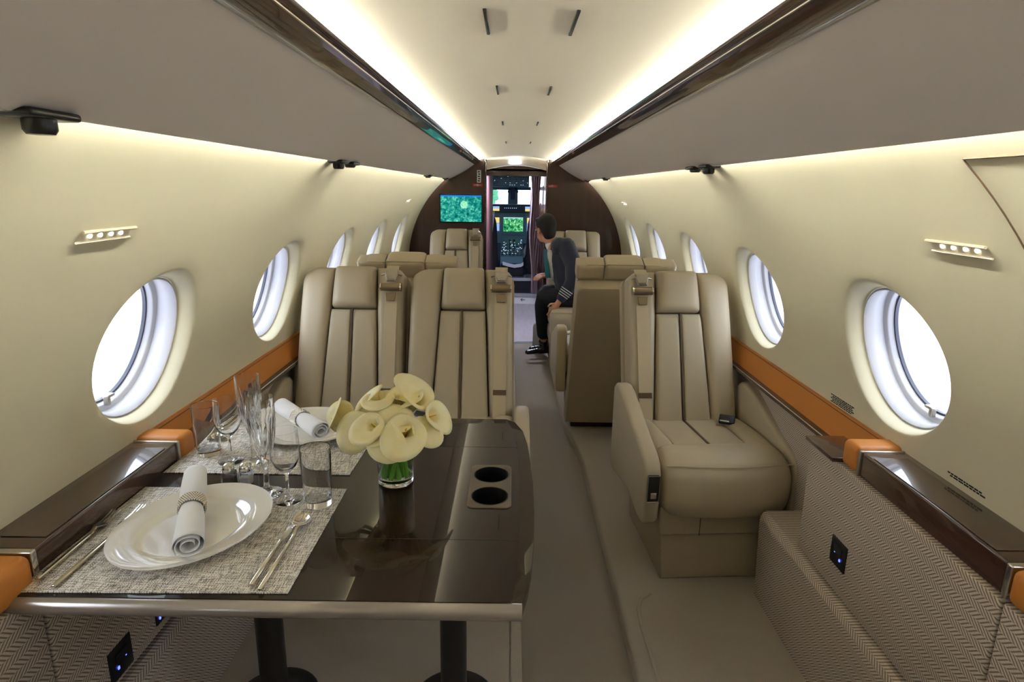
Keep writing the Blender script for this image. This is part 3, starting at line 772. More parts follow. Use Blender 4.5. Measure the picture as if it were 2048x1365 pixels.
    adds([(-.165, -.02), (mid-.002, -.02), (mid-.002, .40), (-.155, .40)], .010, .10, 'cushion_panel', p=8)
    adds([(mid+.002, -.02), (.165, -.02), (.155, .40), (mid+.002, .40)], .010, .10, 'cushion_panel', p=8)
    adds([(-.258, -.02), (-.168, -.02), (-.158, .42), (-.258, .42)], .035, .12, 'cushion_bolster', p=3)
    adds([(.168, -.02), (.258, -.02), (.258, .42), (.158, .42)], .035, .12, 'cushion_bolster', p=3)
    m = MB(); m.ribbon([SP(mid, .02, .010), SP(mid, .38, .010)], .008, .004); m.build('cushion_seam', 'seam', sc_)
    # front cushion: rounded box, curved front
    m = MB()
    def fc(u, v):  # u around profile, v across
        a = (v*2-1); x = a*.262
        pr = [(.33, .02), (.36, .045), (.42, .058), (.50, .055), (.56, .035), (.593, -.005), (.60, -.06), (.595, -.12), (.575, -.17), (.53, -.20), (.40, -.20), (.33, -.18)]
        k = u*len(pr); i = int(k) % len(pr); t = k-int(k); q0, q1 = pr[i], pr[(i+1) % len(pr)]
        yy, zz = q0[0]+(q1[0]-q0[0])*t, q0[1]+(q1[1]-q0[1])*t
        e_ = abs(a)**4; cy, cz = .46, -.07; sh = (1-abs(a)**9)**.5 if abs(a) < 1 else 0
        sh = .55+.45*sh
        yy = cy+(yy-cy)*sh; zz = cz+(zz-cz)*sh
        yy += -.035*a*a*(1 if yy > .4 else .3)+.012
        return Vector((x*mx, -yy, .50+zz))
    Rw = m.grid(fc, 36, 29, close_u=True)
    m.F([r_[0] for r_ in Rw]); m.F([r_[-1] for r_ in Rw][::-1])
    o = m.build('front_cushion', 'leather', sc_, ang=70)
    m = MB(); m.tube([Vector((-.262*.97*mx+.262*.97*2*mx*i/20, -(.572+.012-.035*(2*i/20-1)**2), .537-.006*abs(2*i/20-1)**6)) for i in range(21)], .0025, 6); m.build('front_piping', 'leather2', sc_)
    # armrests
    prof = [(.06, .66), (.03, .685), (-.02, .695), (-.08, .685), (-.20, .645), (-.36, .585), (-.47, .555), (-.515, .53), (-.535, .49), (-.54, .44), (-.535, .29), (-.515, .27), (-.46, .265), (-.30, .30), (.0, .25), (.06, .26)]
    for s_, on, dz in zip((-1, 1), arms, drop):
        if not on: continue
        prof_ = [(a, b-dz*max(0, min(1, (b-.3)/.2))) for a, b in prof]
        xa, xb = s_*(.264*scx), s_*(.264*scx+.068)
        xa, xb = (xa*mirror, xb*mirror)
        ar = empty('armrest'); ar.parent = e
        m = MB(); m.prism(prof_, lambda a, b: Vector((xa, a, b)), lambda a, b: Vector((xb, a, b)), r=.018, seg=4); m.build('arm_pad', 'leather', ar, ang=50)
        if s_*mirror < 0 and dz == 0:
            xc = (xa+xb)/2
            m = MB(); m.rbox(xc-.024, xc+.024, -.551, -.535, .38, .49, .006); m.build('seat_control', 'black', ar)
            m = MB(); m.rbox(xc-.012, xc+.012, -.556, -.55, .395, .42, .002); m.tube([(xc-.024, -.5525, .38), (xc-.024, -.5525, .49), (xc+.024, -.5525, .49), (xc+.024, -.5525, .38), (xc-.024, -.5525, .38)], .0018, 6); m.build('control_rim', 'chrome', ar)
    # lap belt buckle
    if not rear:
        m = MB(); xx = -.15*mirror if mirror > 0 else .15
        xx = (.165 if mirror < 0 else -.165)
        m.rbox(-.035, .035, -.022, .022, -.010, .010, .005, mtx=Matrix.Translation((xx*scx, -.10, .545)) @ Matrix.Rotation(rad(-28), 4, 'Z') @ Matrix.Rotation(rad(35), 4, 'X'))
        m.build('lap_buckle', 'black', e)
        m = MB(); m.rbox(-.030, .012, -.024, -.018, -.008, .011, .002, mtx=Matrix.Translation((xx*scx, -.10, .55)) @ Matrix.Rotation(rad(-28), 4, 'Z') @ Matrix.Rotation(rad(35), 4, 'X'))
        m.build('buckle_plate', 'chrome', e)
    # base
    m = MB(); m.rbox(-.255*scx, .255*scx, -.525, .06, .215, .345, .012); m.build('seat_frame', 'leatherb', e)
    m = MB(); m.prism([(-.225, .0), (.225, .0), (.24, .215), (-.24, .215)], lambda a, b: Vector((a*scx, -.50, b)), lambda a, b: Vector((a*scx, .03, b)), r=.01)
    m.build('base', 'leatherb' if not rear else 'bulk', e)
    m = MB(); m.ribbon([(-.09*scx, -.5265, .216), (-.09*scx, -.5265, .34)], .003, .002); m.build('frame_seam', 'seam', e)
    return e
def place(e, x, y, rz, label):
    e.location = (x, y, 0); e.rotation_euler = (0, 0, rz); tag(e, label, 'seat', 'cabin seats')
s1 = make_seat(-1); place(s1, .797, 2.76, rad(3.5), 'beige leather single seat facing the camera on the right, beside the outlet panel')
s2 = make_seat(1, arms=(True, False)); place(s2, -.800, 2.76, 0, 'beige leather seat facing the camera, next to the left wall behind the flowers')
s3 = make_seat(1, arms=(False, True), drop=(0, .13)); place(s3, -.272, 2.76, 0, 'beige leather seat facing the camera, at the aisle behind the dining table')
s4 = make_seat(1, rear=True, scx=1.15, belt=False); place(s4, .640, 3.96, PI, 'beige seat with its back to the camera, right of the aisle beside the man')
s5 = make_seat(1, rear=True, scx=1.15, belt=False); place(s5, -.643, 3.96, PI, 'beige seat with its back to the camera, left side, only three top rolls showing')
s6 = make_seat(1); place(s6, -.575, 5.76, 0, 'far beige leather seat under the wall screen')
s7 = make_seat(1, arms=(False, True), belt=False); place(s7, .565, 5.76, 0, 'far beige leather seat behind the seated man')


# ------------------------------------------------------------------ dining table
TZ = .785
tb = empty('dining_table', (-.48, 1.55, 0)); tag(tb, 'glossy dark brown dining table set for two, left of the aisle', 'table')
ox, oy = -.48, 1.55
out = [(-.985, 1.035), (.0, 1.035), (.012, 1.09), (.022, 1.16), (.031, 1.27), (.036, 1.40), (.037, 1.55), (.034, 1.70), (.028, 1.82), (.015, 1.93), (-.012, 2.012), (-.985, 2.012)]
inn = [(-.985, 1.035), (-.022, 1.035), (-.014, 1.09), (-.008, 1.16), (-.003, 1.27), (.0, 1.40), (.0, 1.55), (-.003, 1.70), (-.010, 1.82), (-.022, 1.93), (-.042, 2.012), (-.985, 2.012)]
m = MB()
T = [m.V((x-ox, y-oy, TZ)) for x, y in inn]; E_ = [m.V((x-ox, y-oy, TZ-.010)) for x, y in out]; Bm = [m.V((x-ox, y-oy, TZ-.034)) for x, y in out]
m.F(T); m.F(Bm[::-1])
for i in range(len(inn)):
    j = (i+1) % len(inn)
    if inn[i] == out[i] and inn[j] == out[j]: m.F([T[i], T[j], E_[j], E_[i]])
    else: m.F([T[i], T[j], E_[j], E_[i]])
    m.F([E_[i], E_[j], Bm[j], Bm[i]])
top = m.build('tabletop', 'table', tb, ang=12)
cc = [(-.078, 1.457), (-.078, 1.58)]
cutters = []
for (x, y) in cc:
    k = MB(); k.lathe([(0, TZ-.05), (.050, TZ-.05), (.050, TZ+.02), (0, TZ+.02)], (x-ox, y-oy, 0), 40)
    o = k.build('cut', 'black', tb); cutters.append(o)
boolean(top, cutters)
for p in top.data.polygons: p.use_smooth = False
m = MB(); m.tube([(-.985-ox, 1.030-oy, TZ-.017), (-.4-ox, 1.030-oy, TZ-.017), (-.0-ox, 1.030-oy, TZ-.017)], .0165, 16); m.build('edge_band', 'tableedge', tb)
m = MB()
for y in (1.253, 1.773): m.box(-.985-ox, -.004-ox, y-.0008-oy, y+.0008-oy, TZ-.002, TZ+.0003)
m.build('leaf_joint', 'blackmatte', tb, smooth=False)
m = MB(); pw = [(x, y) for x, y in ((-.132, 1.395), (-.024, 1.395), (-.024, 1.642), (-.132, 1.642))]
m.rbox(-.132-ox, -.024-ox, 1.395-oy, 1.642-oy, TZ-.001, TZ+.0025, .0008)
b2 = MB(); b2.bm = bmesh.new()
def rr(x0, x1, y0, y1, r, n=6):
    o = []
    for cx, cy, a0 in ((x1-r, y0+r, -90), (x1-r, y1-r, 0), (x0+r, y1-r, 90), (x0+r, y0+r, 180)):
        for i in range(n+1): a = rad(a0+90*i/n); o.append((cx+r*cos(a), cy+r*sin(a)))
    return o
m = MB(); m.prism(rr(-.134-ox, -.022-ox, 1.395-oy, 1.642-oy, .018), lambda a, b: Vector((a, b, TZ+.0025)), lambda a, b: Vector((a, b, TZ-.001)), r=.0008)
pl_ = m.build('cupholder_plate', 'plateg', tb)
cutters = []
for (x, y) in cc:
    k = MB(); k.lathe([(0, TZ-.05), (.047, TZ-.05), (.047, TZ+.02), (0, TZ+.02)], (x-ox, y-oy, 0), 40); cutters.append(k.build('cut', 'black', tb))
boolean(pl_, cutters)
for p in pl_.data.polygons: p.use_smooth = False
for (x, y) in cc:
    m = MB(); m.lathe([(0, TZ-.075), (.044, TZ-.075), (.0465, TZ-.07), (.0465, TZ+.0028), (.0485, TZ+.0035), (.0485, TZ-.076), (0, TZ-.078)], (x-ox, y-oy, 0), 40); m.build('cup_well', 'black', tb)
for x in (-.745, -.19):
    m = MB(); m.lathe([(0, 0), (.125, 0), (.13, .008), (.12, .016), (.05, .022), (.045, .03), (.04, .05), (.04, .70), (.052, .75), (0, .75)], (x-ox, 1.60-oy, 0), 36)
    m.build('leg', 'legm', tb)

# ------------------------------------------------------------------ table setting
Z = TZ+.0006
for nm, pts, lab in (('placemat', [(-.985, 1.044), (-.457, 1.052), (-.455, 1.484), (-.982, 1.478)], 'woven grey placemat under the near plate'),
                     ('placemat', [(-.982, 1.564), (-.469, 1.566), (-.455, 1.99), (-.975, 1.99)], 'woven grey placemat under the far plate')):
    m = MB(); m.prism(pts, lambda a, b: Vector((a, b, TZ)), lambda a, b: Vector((a, b, TZ+.003)), r=.0008, seg=2)
    tag(m.build(nm, weave('placemat_weave') if 'weave' not in M else M['weave']), lab, 'placemat', 'placemats')
MZ = TZ+.0038
def plate(x, y, sx, sy, rz, lab):
    e = empty('dinner_plate', (x, y, MZ), rz); tag(e, lab, 'plate', 'dinner plates')
    pr = [(0, .006), (.098, .006), (.108, .008), (.116, .0135), (.124, .0165), (.150, .021), (.168, .025), (.1715, .0265), (.172, .0245), (.165, .020), (.13, .009), (.10, .002), (.075, 0), (0, 0)]
    m = MB(); m.lathe(pr, (0, 0, 0), 72, fr=lambda r, z, a: r)
    m.bm.transform(Matrix.Diagonal((sx, sy, 1, 1))); m.build('dish', 'china', e, ang=60)
plate(-.745, 1.268, .92, 1.10, rad(-12), 'white oval china plate nearest the camera')
plate(-.685, 1.865, 1.0, .95, 0, 'white china plate at the far place setting, behind the glasses')
def napkin(p0, p1, r0, r1, z0, z1, lab, labr, grp=True):
    a, b = Vector((*p0, z0)), Vector((*p1, z1)); d = (b-a); L = d.length; d.normalize()
    q = d.to_track_quat('Z', 'Y').to_matrix().to_4x4()
    e = empty('napkin', a); tag(e, lab, 'napkin', 'rolled napkins')
    m = MB(); n = 40
    def f(u, v):
        t = v; r = r0+(r1-r0)*t; pinch = 1-.22*math.exp(-((t-.5)/.10)**2); r *= pinch
        ang = 2*PI*u*2.6; rr_ = r*(.35+.65*min(1, u*1.25)) if True else r
        rr_ += .0012*sin(ang*2+t*7)
        sag = .0
        return q @ Vector((rr_*cos(ang)*1.0, rr_*sin(ang)*.92, t*L))
    m.grid(f, 130, 20); o = m.build('cloth', 'linen', e, ang=180); s_ = o.modifiers.new('s', 'SOLIDIFY'); s_.thickness = .0016
    m = MB()
    def g(u, v): 
        a_ = 2*PI*u; r = (r0+r1)/2*.86; return q @ Vector((r*1.04*cos(a_), r*.98*sin(a_), L*.5-.019+.038*v))
    m.grid(g, 40, 2, close_u=True)
    rg = empty('napkin_ring', a+d*0); tag(rg, labr, 'napkin ring', 'beaded napkin rings')
    o = m.build('band', 'beads', rg); s_ = o.modifiers.new('s', 'SOLIDIFY'); s_.thickness = .003; s_.offset = 1
    m = MB(); r = (r0+r1)/2*.86+.002
    for j in range(7):
        for k in range(34):
            a_ = 2*PI*(k+.5*(j % 2))/34; m.ball(q @ Vector((r*1.04*cos(a_), r*.98*sin(a_), L*.5-.018+.006*j)), .0026, n=6)
    m.build('beads', 'steel', rg)
napkin((-.825, 1.440), (-.688, 1.135), .027, .031, MZ+.058, MZ+.046, 'white linen napkin rolled on the near plate', 'beaded silver ring around the near napkin')
napkin((-.80, 1.965), (-.60, 1.755), .027, .029, MZ+.052, MZ+.048, 'white linen napkin rolled on the far plate', 'beaded silver ring around the far napkin')

def fork(x, y, rz, L, lab):
    e = empty('fork', (x, y, MZ+.002), rz); tag(e, lab, 'fork', 'forks')
    m = MB(); m.rbox(-.0045, .0045, 0, L*.66, 0, .006, .002)
    m.ribbon([(0, L*.60, .004), (0, L*.67, .008), (0, L*.70, .011)], [.008, .007, .009], .0025); m.build('handle', 'steel', e)
    m = MB(); m.ribbon([(0, L*.69, .011), (0, L*.73, .009), (0, L*.78, .005), (0, L*.81, .004)], [.009, .019, .025, .025], .002)
    for k in range(4):
        xx = -.0108+.0072*k; m.ribbon([(xx, L*.80, .004), (xx, L*.90, .005), (xx*.97, L, .010)], [.0035, .003, .002], .002)
    m.build('tines', 'steel', e)
fork(-.962, 1.075, rad(1.2), .262, 'small steel fork at the outer left of the near plate')
fork(-.915, 1.052, rad(0), .31, 'large steel fork directly beside the near plate')
fork(-.535, 1.952, rad(180-2), .235, 'steel fork beside the far plate, partly under the flowers')
def spoon(x, y, rz, L, lab):
    e = empty('spoon', (x, y, MZ+.002), rz); tag(e, lab, 'spoon', 'spoons')
    m = MB(); m.rbox(-.0042, .0042, 0, L*.70, 0, .006, .002); m.ribbon([(0, L*.68, .004), (0, L*.76, .010), (0, L*.80, .008)], [.008, .006, .008], .003); m.build('handle', 'steel', e)
    m = MB()
    def f(u, v):
        a = 2*PI*u; r = v; w = .021*r*sin(a)*(1-.18*cos(a)); l = L*.105*r*cos(a); z = .002+.009*r*r
        return Vector((w, L*.895+l, z))
    m.grid(f, 28, 8, close_u=True); o = m.build('bowl', 'steel', e, ang=180); s_ = o.modifiers.new('s', 'SOLIDIFY'); s_.thickness = .0015
def knife(x, y, rz, L, lab):
    e = empty('knife', (x, y, MZ+.002), rz); tag(e, lab, 'knife', 'knives')
    m = MB(); m.rbox(-.0045, .0045, 0, L*.55, 0, .008, .0025); m.build('handle', 'steel', e)
    m = MB(); m.prism([(-.004, L*.54), (.0045, L*.54), (.010, L*.62), (.010, L*.90), (.003, L), (-.004, L*.98)], lambda a, b: Vector((a, b, .003)), lambda a, b: Vector((a, b, .005)), r=.0005, seg=1); m.build('blade', 'steel', e)
knife(-.533, 1.064, rad(0), .29, 'steel knife right of the near plate')
spoon(-.512, 1.052, rad(0), .282, 'steel spoon beside the near knife')
knife(-.955, 1.985, rad(180), .22, 'steel knife at the far setting by the ledge')
spoon(-.935, 1.985, rad(180), .22, 'steel spoon at the far setting by the ledge')

def glass(name, prof, x, y, lab, cat, fr=None, parts=None, z=None):
    m = MB(); m.lathe(prof, (0, 0, 0), 112 if fr else 64, fr=fr); o = m.build(name, 'glass', ang=35)
    o.location = (x, y, (MZ if z is None else z)); tag(o, lab, cat, cat+'s on the table'); return o
def tumbler(x, y, lab):
    H = .152
    glass('tumbler', [(0, 0), (.031, 0), (.0335, .003), (.0375, H-.002), (.0372, H), (.0358, H-.001), (.0322, .022), (.027, .016), (0, .014)], x, y, lab, 'tumbler')
tumbler(-.504, 1.400, 'clear straight tumbler, frontmost glass at the near setting')
tumbler(-.915, 1.690, 'clear straight tumbler at the far setting, leftmost glass')
def wine(x, y, lab):
    glass('wine_glass', [(0, 0), (.034, 0), (.035, .0015), (.030, .003), (.010, .006), (.0042, .012), (.0038, .05), (.0045, .070), (.012, .080), (.026, .095), (.0345, .115), (.0365, .135), (.035, .165), (.0335, .188), (.0327, .188), (.0342, .165), (.0357, .135), (.0335, .116), (.025, .097), (.010, .0835), (0, .080)], x, y, lab, 'wine glass')
wine(-.585, 1.418, 'round-bowled wine glass between flute and tumbler, near setting')
wine(-.828, 1.640, 'small wine glass at the far setting beside the tumbler')
def flute(x, y, lab):
    def fr(r, z, a):
        if .10 < z < .225: 
            t = sin((z-.10)/.125*PI)**.6; return r*(1+.13*t*abs(sin(a*8))-.05*t)
        if z < .012: return r*(1+.03*abs(sin(a*9)))
        if z < .1: return r*(1+.10*abs(sin(a*3)))
        return r
    glass('champagne_flute', [(0, 0), (.036, 0), (.037, .003), (.030, .006), (.013, .011), (.0068, .02), (.0062, .06), (.0080, .085), (.0125, .102), (.021, .13), (.0285, .165), (.0325, .20), (.0335, .225), (.0330, .262), (.0322, .262), (.0325, .225), (.0295, .20), (.0245, .165), (.016, .13), (.007, .108), (0, .104)], x, y, lab, 'champagne flute', fr=fr)
flute(-.650, 1.450, 'tall cut-crystal flute at the near setting')
flute(-.757, 1.630, 'tall cut-crystal flute at the far setting, tallest glass')
for (x, y, g, lab) in ((-.770, 1.500, 'pepper', 'glass pepper shaker with silver cap, left of the pair'), (-.728, 1.505, 'salt', 'glass salt shaker with silver cap, right of the pair')):
    e = empty('%s_shaker' % g, (x, y, TZ)); tag(e, lab, 'shaker', 'salt and pepper shakers')
    m = MB(); m.rbox(-.016, .016, -.016, .016, 0, .040, .004); m.build('jar', 'glass', e)
    m = MB(); m.rbox(-.012, .012, -.012, .012, .004, .026, .003); m.build('filling', g, e)
    m = MB(); m.lathe([(.012, .038), (.015, .040), (.0155, .048), (.013, .056), (.008, .062), (0, .065)], (0, 0, 0), 24); m.build('cap', 'chrome', e)

# vase with calla lilies
VX, VY = -.335, 1.535
e = empty('vase', (VX, VY, TZ+.0008)); tag(e, 'clear cylindrical glass vase holding white calla lilies', 'vase')
m = MB(); m.lathe([(0, 0), (.043, 0), (.047, .004), (.0485, .135), (.0475, .136), (.0465, .134), (.0445, .016), (.040, .012), (0, .011)], (0, 0, 0), 56); m.build('glass_body', 'glass', e, ang=40)
m = MB(); m.lathe([(0, .0106), (.0402, .0116), (.0450, .0158), (.0459, .085), (0, .085)], (0, 0, 0), 48); m.build('water', 'water', e, ang=40)

def lily(head, face, size, roll, lab, base):
    size *= .53
    """head: where the cup mouth sits, face: direction the mouth looks"""
    fv = (Vector(face).normalized()+Vector((0, 0, .38))).normalized(); hd = Vector(head); hd.z = .975+(hd.z-.965)*.85+(.030 if head[2] < .96 else .0); hd.x = VX+(hd.x-VX)*1.06
    e = empty('calla_lily', (VX, VY, TZ)); tag(e, lab, 'flower', 'calla lilies in the vase')
    O = Vector((VX, VY, TZ))
    q = fv.to_track_quat('Z', 'Y').to_matrix().to_4x4() @ Matrix.Rotation(roll, 4, 'Z')
    Lc = size*2.2
    def f(u, v):
        a = 2*PI*(u-.5)*1.06      # opening seam at a=+-pi ; tip at a=0
        t = v
        r = size*(.08+.46*t+.36*t**3)
        z = -Lc+Lc*t
        tip = max(0, cos(a*.5))**5
        flare = max(0, (t-.72)/.28)
        r2 = r+size*.14*flare**1.6*(1+.25*cos(a))+size*1.0*tip*flare**2
        z2 = z-size*.18*flare**2*(1-.6*tip)-size*.30*flare**2*tip+ (-size*.55*t**3*(1-cos(a))/2)
        wob = 1+.05*sin(3*a+roll*5)*flare
        shift = .012*size*(u-.5)
        return (q @ Vector((r2*wob*cos(a), r2*wob*sin(a), z2)))+(hd-O)+fv*0+Vector((0, 0, shift))
    m = MB(); m.grid(f, 40, 20); o = m.build('spathe', 'petal', e, ang=180)
    s_ = o.modifiers.new('s', 'SOLIDIFY'); s_.thickness = .0012; s_.offset = 0
    m = MB(); m.tube([(hd-O)-fv*Lc*.9, (hd-O)-fv*Lc*.5, (hd-O)-fv*Lc*.2], [size*.05, size*.075, size*.03], 8); m.build('spadix', 'spadix', e)
    # stem
    p3 = (hd-O)-fv*Lc*.97; bp = Vector(base)
    p1 = bp.lerp(Vector((bp.x*-.2, bp.y*-.2, .12)), .5) ; p2 = Vector((max(-.030, min(.030, p3.x*.35)), max(-.030, min(.030, p3.y*.35)), .135))
    pts = []
    for i in range(13):
        t = i/12
        if t < .5: k = t*2; pts.append(bp*(1-k)+p2*k)
        else:
            k = (t-.5)*2; c1 = p2+(p2-bp)*.45; c2 = p3-fv*.03
            pts.append(p2*(1-k)**3+c1*3*k*(1-k)**2+c2*3*k*k*(1-k)+p3*k**3)
    m = MB(); m.tube(pts, [.0052]*10+[.0055, .006, size*.075], 8); m.build('stem', 'stem', e)
LL = [
 ((-.500, 1.52, .965), (-.95, -.25, .15), .062, 1.0, 'calla lily at the far left, turned away to the left'),
 ((-.462, 1.50, .925), (-.45, -.75, .15), .060, 2.4, 'small calla lily at the lower left edge of the bouquet'),
 ((-.418, 1.49, .975), (-.35, -.8, .45), .062, .2, 'calla lily in the left of the bouquet, mouth up-left'),
 ((-.400, 1.45, .925), (-.30, -.93, .1), .074, 3.6, 'large calla lily drooping at the lower left over the vase'),
 ((-.425, 1.55, 1.015), (-.75, -.1, .65), .062, 1.9, 'calla lily rising at the upper left'),
 ((-.375, 1.54, 1.045), (-.15, -.35, .9), .066, 5.2, 'calla lily at the top of the bouquet, left of centre'),
 ((-.350, 1.45, .985), (-.05, -.75, .6), .064, 4.4, 'calla lily in the middle of the bouquet'),
 ((-.335, 1.41, .925), (.05, -.97, .12), .066, 4.9, 'calla lily low in front, facing the camera with open throat'),
 ((-.285, 1.43, .945), (.30, -.85, .40), .080, 4.3, 'wide open calla lily low at the right front'),
 ((-.320, 1.52, 1.040), (.10, -.45, .85), .062, .6, 'calla lily at the top, right of centre'),
 ((-.262, 1.53, 1.050), (.55, -.25, .65), .078, 1.2, 'tall calla lily with pointed tip at the upper right'),
 ((-.215, 1.51, .985), (.90, -.30, .05), .064, 5.6, 'calla lily at the far right, drooping to the right'),
 ((-.300, 1.56, 1.010), (.35, .45, .7), .056, 2.2, 'calla lily at the back right of the bouquet, half hidden'),
 ((-.395, 1.59, .990), (-.4, .5, .6), .056, 3.3, 'calla lily at the back left of the bouquet, half hidden'),
 ((-.372, 1.43, .955), (-.15, -.9, .35), .058, 4.1, 'calla lily left of the open front bloom'),
 ((-.245, 1.47, .965), (.65, -.6, .3), .058, 4.9, 'calla lily between the wide bloom and the far right one'),
 ((-.300, 1.47, .995), (.25, -.7, .55), .060, 3.0, 'calla lily tucked in the right centre of the bouquet'),
]
rnd = random.Random(4)
for i, (h, fc_, sz, rl, lab) in enumerate(LL):
    a = 2*PI*i/len(LL)+.4; lily(h, fc_, sz, rl, lab, (.028*cos(a)*(.5+.5*(i % 2)), .028*sin(a)*(.5+.5*(i % 2)), .018))

# ------------------------------------------------------------------ seated man
man = empty('person', (.45, 5.5, 0)); tag(man, 'man in navy uniform jacket with four sleeve stripes, seated and leaning toward the cockpit', 'person')
O = Vector((.45, 5.5, 0))
def rem(o, vox, sm=6, fac=.5):
    r_ = o.modifiers.new('r', 'REMESH'); r_.mode = 'VOXEL'; r_.voxel_size = vox; r_.use_smooth_shade = True
    s_ = o.modifiers.new('s', 'SMOOTH'); s_.iterations = sm; s_.factor = fac
def L_(*pts): return [(Vector(p)-O, r) for p, r in pts]
hc = Vector((.262, 5.62, 1.215)); hdir = Vector((-.55, .80, -.12)).normalized()   # facing the cockpit, to the left and down
hx = hdir.cross(Vector((0, 0, 1))).normalized(); hu = hx.cross(hdir).normalized()
def H(a, b, c_): return hc+hx*a+hdir*b+hu*c_-O
b = MB()
HM = Matrix(((hx.x, hdir.x, hu.x, 0), (hx.y, hdir.y, hu.y, 0), (hx.z, hdir.z, hu.z, 0), (0, 0, 0, 1)))
def hball(a, bb, c_, r, sc):
    t = bmesh.new(); bmesh.ops.create_uvsphere(t, u_segments=20, v_segments=12, radius=r); t.transform(Matrix.Translation(H(a, bb, c_)) @ HM @ Matrix.Diagonal((*sc, 1))); return t
b.merge(hball(0, -.005, .025, .1, (.76, .95, .95))); b.merge(hball(0, .035, -.045, .07, (.80, .80, 1.0))); b.merge(hball(0, .055, -.085, .035, (.9, .8, .8)))
b.merge(hball(0, .100, -.020, .016, (.8, 1.2, 1.5))); b.merge(hball(0, .085, .012, .020, (2.2, .6, .5)))
for s_ in (-1, 1): b.merge(hball(s_*.078, -.005, -.015, .026, (.35, .7, 1.2)))
b.merge(hball(0, .092, -.058, .012, (1.8, .8, .5)))
b.limb(L_(((.285, 5.60, 1.15), .052), ((.335, 5.57, 1.07), .056), ((.40, 5.54, 1.0), .10), ((.47, 5.52, .82), .12), ((.52, 5.5, .62), .13)))
# arms with hands
def hand(base, d, nrm, curl=.5, sc=.95):
    base = Vector(base)-O; d = Vector(d).normalized(); nrm = Vector(nrm).normalized(); sd = d.cross(nrm).normalized()
    b.limb([(base, .026*sc), (base+d*.05*sc, .028*sc)]); b.limb([(base+d*.05*sc-sd*.024*sc, .014*sc), (base+d*.05*sc+sd*.026*sc, .014*sc)])
    b.limb([(base+d*.03*sc, .020*sc), (base+d*.09*sc-sd*.024*sc, .011*sc)]); b.limb([(base+d*.03*sc, .020*sc), (base+d*.09*sc+sd*.026*sc, .011*sc)])
    for k, ln in zip((-.030, -.010, .011, .031), (.066, .080, .074, .058)):
        p = base+(d*.088+sd*k)*sc; a1 = (d+nrm*.3*curl).normalized(); a2 = (d+nrm*1.2*curl).normalized()
        b.limb([(p, .0098*sc), (p+a1*ln*.5*sc, .0092*sc), (p+a1*ln*.5*sc+a2*ln*.5*sc, .0078*sc)], n=10)
    p = base+(d*.02-sd*.026)*sc; b.limb([(p, .012*sc), (p+(d*.35-sd*.55).normalized()*.038*sc+nrm*.008, .0105*sc), (p+(d*.35-sd*.55).normalized()*.038*sc+nrm*.012+(d*.9-sd*.1).normalized()*.032*sc, .0088*sc)], n=10)
b.limb(L_(((.47, 5.42, 1.04), .045), ((.49, 5.33, .80), .04), ((.40, 5.31, .645), .028), ((.375, 5.305, .60), .026)))
hand((.375, 5.305, .600), (-.45, .10, -.85), (-.2, .9, -.1), .5)
b.limb(L_(((.36, 5.70, 1.02), .045), ((.33, 5.80, .84), .04), ((.30, 5.70, .80), .030), ((.285, 5.66, .79), .026)))
hand((.300, 5.665, .800), (-.80, -.45, -.12), (-.2, .2, -.9), .9)
b.limb(L_(((.53, 5.46, .58), .07), ((.275, 5.53, .60), .05), ((.262, 5.70, .38), .04), ((.275, 5.76, .22), .035), ((.288, 5.81, .10), .032)))
b.limb(L_(((.53, 5.62, .58), .07), ((.30, 5.72, .60), .05), ((.285, 5.80, .45), .04), ((.305, 5.86, .2), .035), ((.322, 5.93, .10), .032)))
o = b.build('body', 'skin', man, smooth=True); rem(o, .006, 4)
# hair
h = MB()
h.merge(hball(0, -.022, .040, .106, (.80, .95, .95))); h.merge(hball(0, -.055, -.02, .072, (.95, .75, 1.15))); h.merge(hball(0, .045, .085, .05, (1.3, .9, .6)))
for s_ in (-1, 1): h.merge(hball(s_*.062, .0, .02, .035, (.5, .8, 1.3)))
o = h.build('hair', 'hair', man); rem(o, .007, 4)
for s_ in (-1, 1):
    m = MB(); m.merge(hball(s_*.032, .088, .0, .011, (1, .6, .7))); m.build('eye', 'white', man)
# jacket
j = MB()
j.limb(L_(((.375, 5.56, 1.045), .085), ((.43, 5.53, .97), .135), ((.49, 5.51, .80), .155), ((.53, 5.5, .64), .160), ((.545, 5.5, .57), .155)))
j.limb(L_(((.39, 5.46, 1.08), .078), ((.37, 5.66, 1.07), .075)))
j.limb(L_(((.44, 5.44, 1.075), .085), ((.505, 5.36, .93), .075), ((.495, 5.33, .79), .064), ((.455, 5.32, .72), .056), ((.405, 5.312, .645), .045)))
j.limb(L_(((.38, 5.68, 1.05), .085), ((.36, 5.80, .93), .07), ((.34, 5.83, .83), .058), ((.315, 5.72, .815), .045)))
o = j.build('jacket', 'navy', man); rem(o, .008, 8)
# shirt collar, shirt front, tie
m = MB(); m.limb(L_(((.325, 5.585, 1.085), .064), ((.345, 5.58, 1.07), .070))); m.limb(L_(((.30, 5.50, 1.00), .045), ((.335, 5.52, .82), .05))); o = m.build('shirt', 'white', man); rem(o, .006, 3)
m = MB(); m.ribbon([Vector(p)-O for p in ((.262, 5.485, 1.05), (.262, 5.465, .98), (.275, 5.46, .90), (.290, 5.462, .80))], [.03, .035, .045, .05], .008, side=(.8, -.6, 0)); m.build('tie', 'tie', man)
# sleeve stripes
d = (Vector((.405, 5.312, .645))-Vector((.455, 5.32, .72))).normalized(); q = d.to_track_quat('Z', 'Y').to_matrix()
for k in range(4):
    m = MB(); c0 = Vector((.450, 5.319, .712))+d*.020*k-O; r = .0560-.0032*k
    m.tube([c0+q @ Vector((r*cos(2*PI*i/24), r*sin(2*PI*i/24), 0)) for i in range(25)], .0032, 6); m.build('sleeve_stripe', 'white', man)
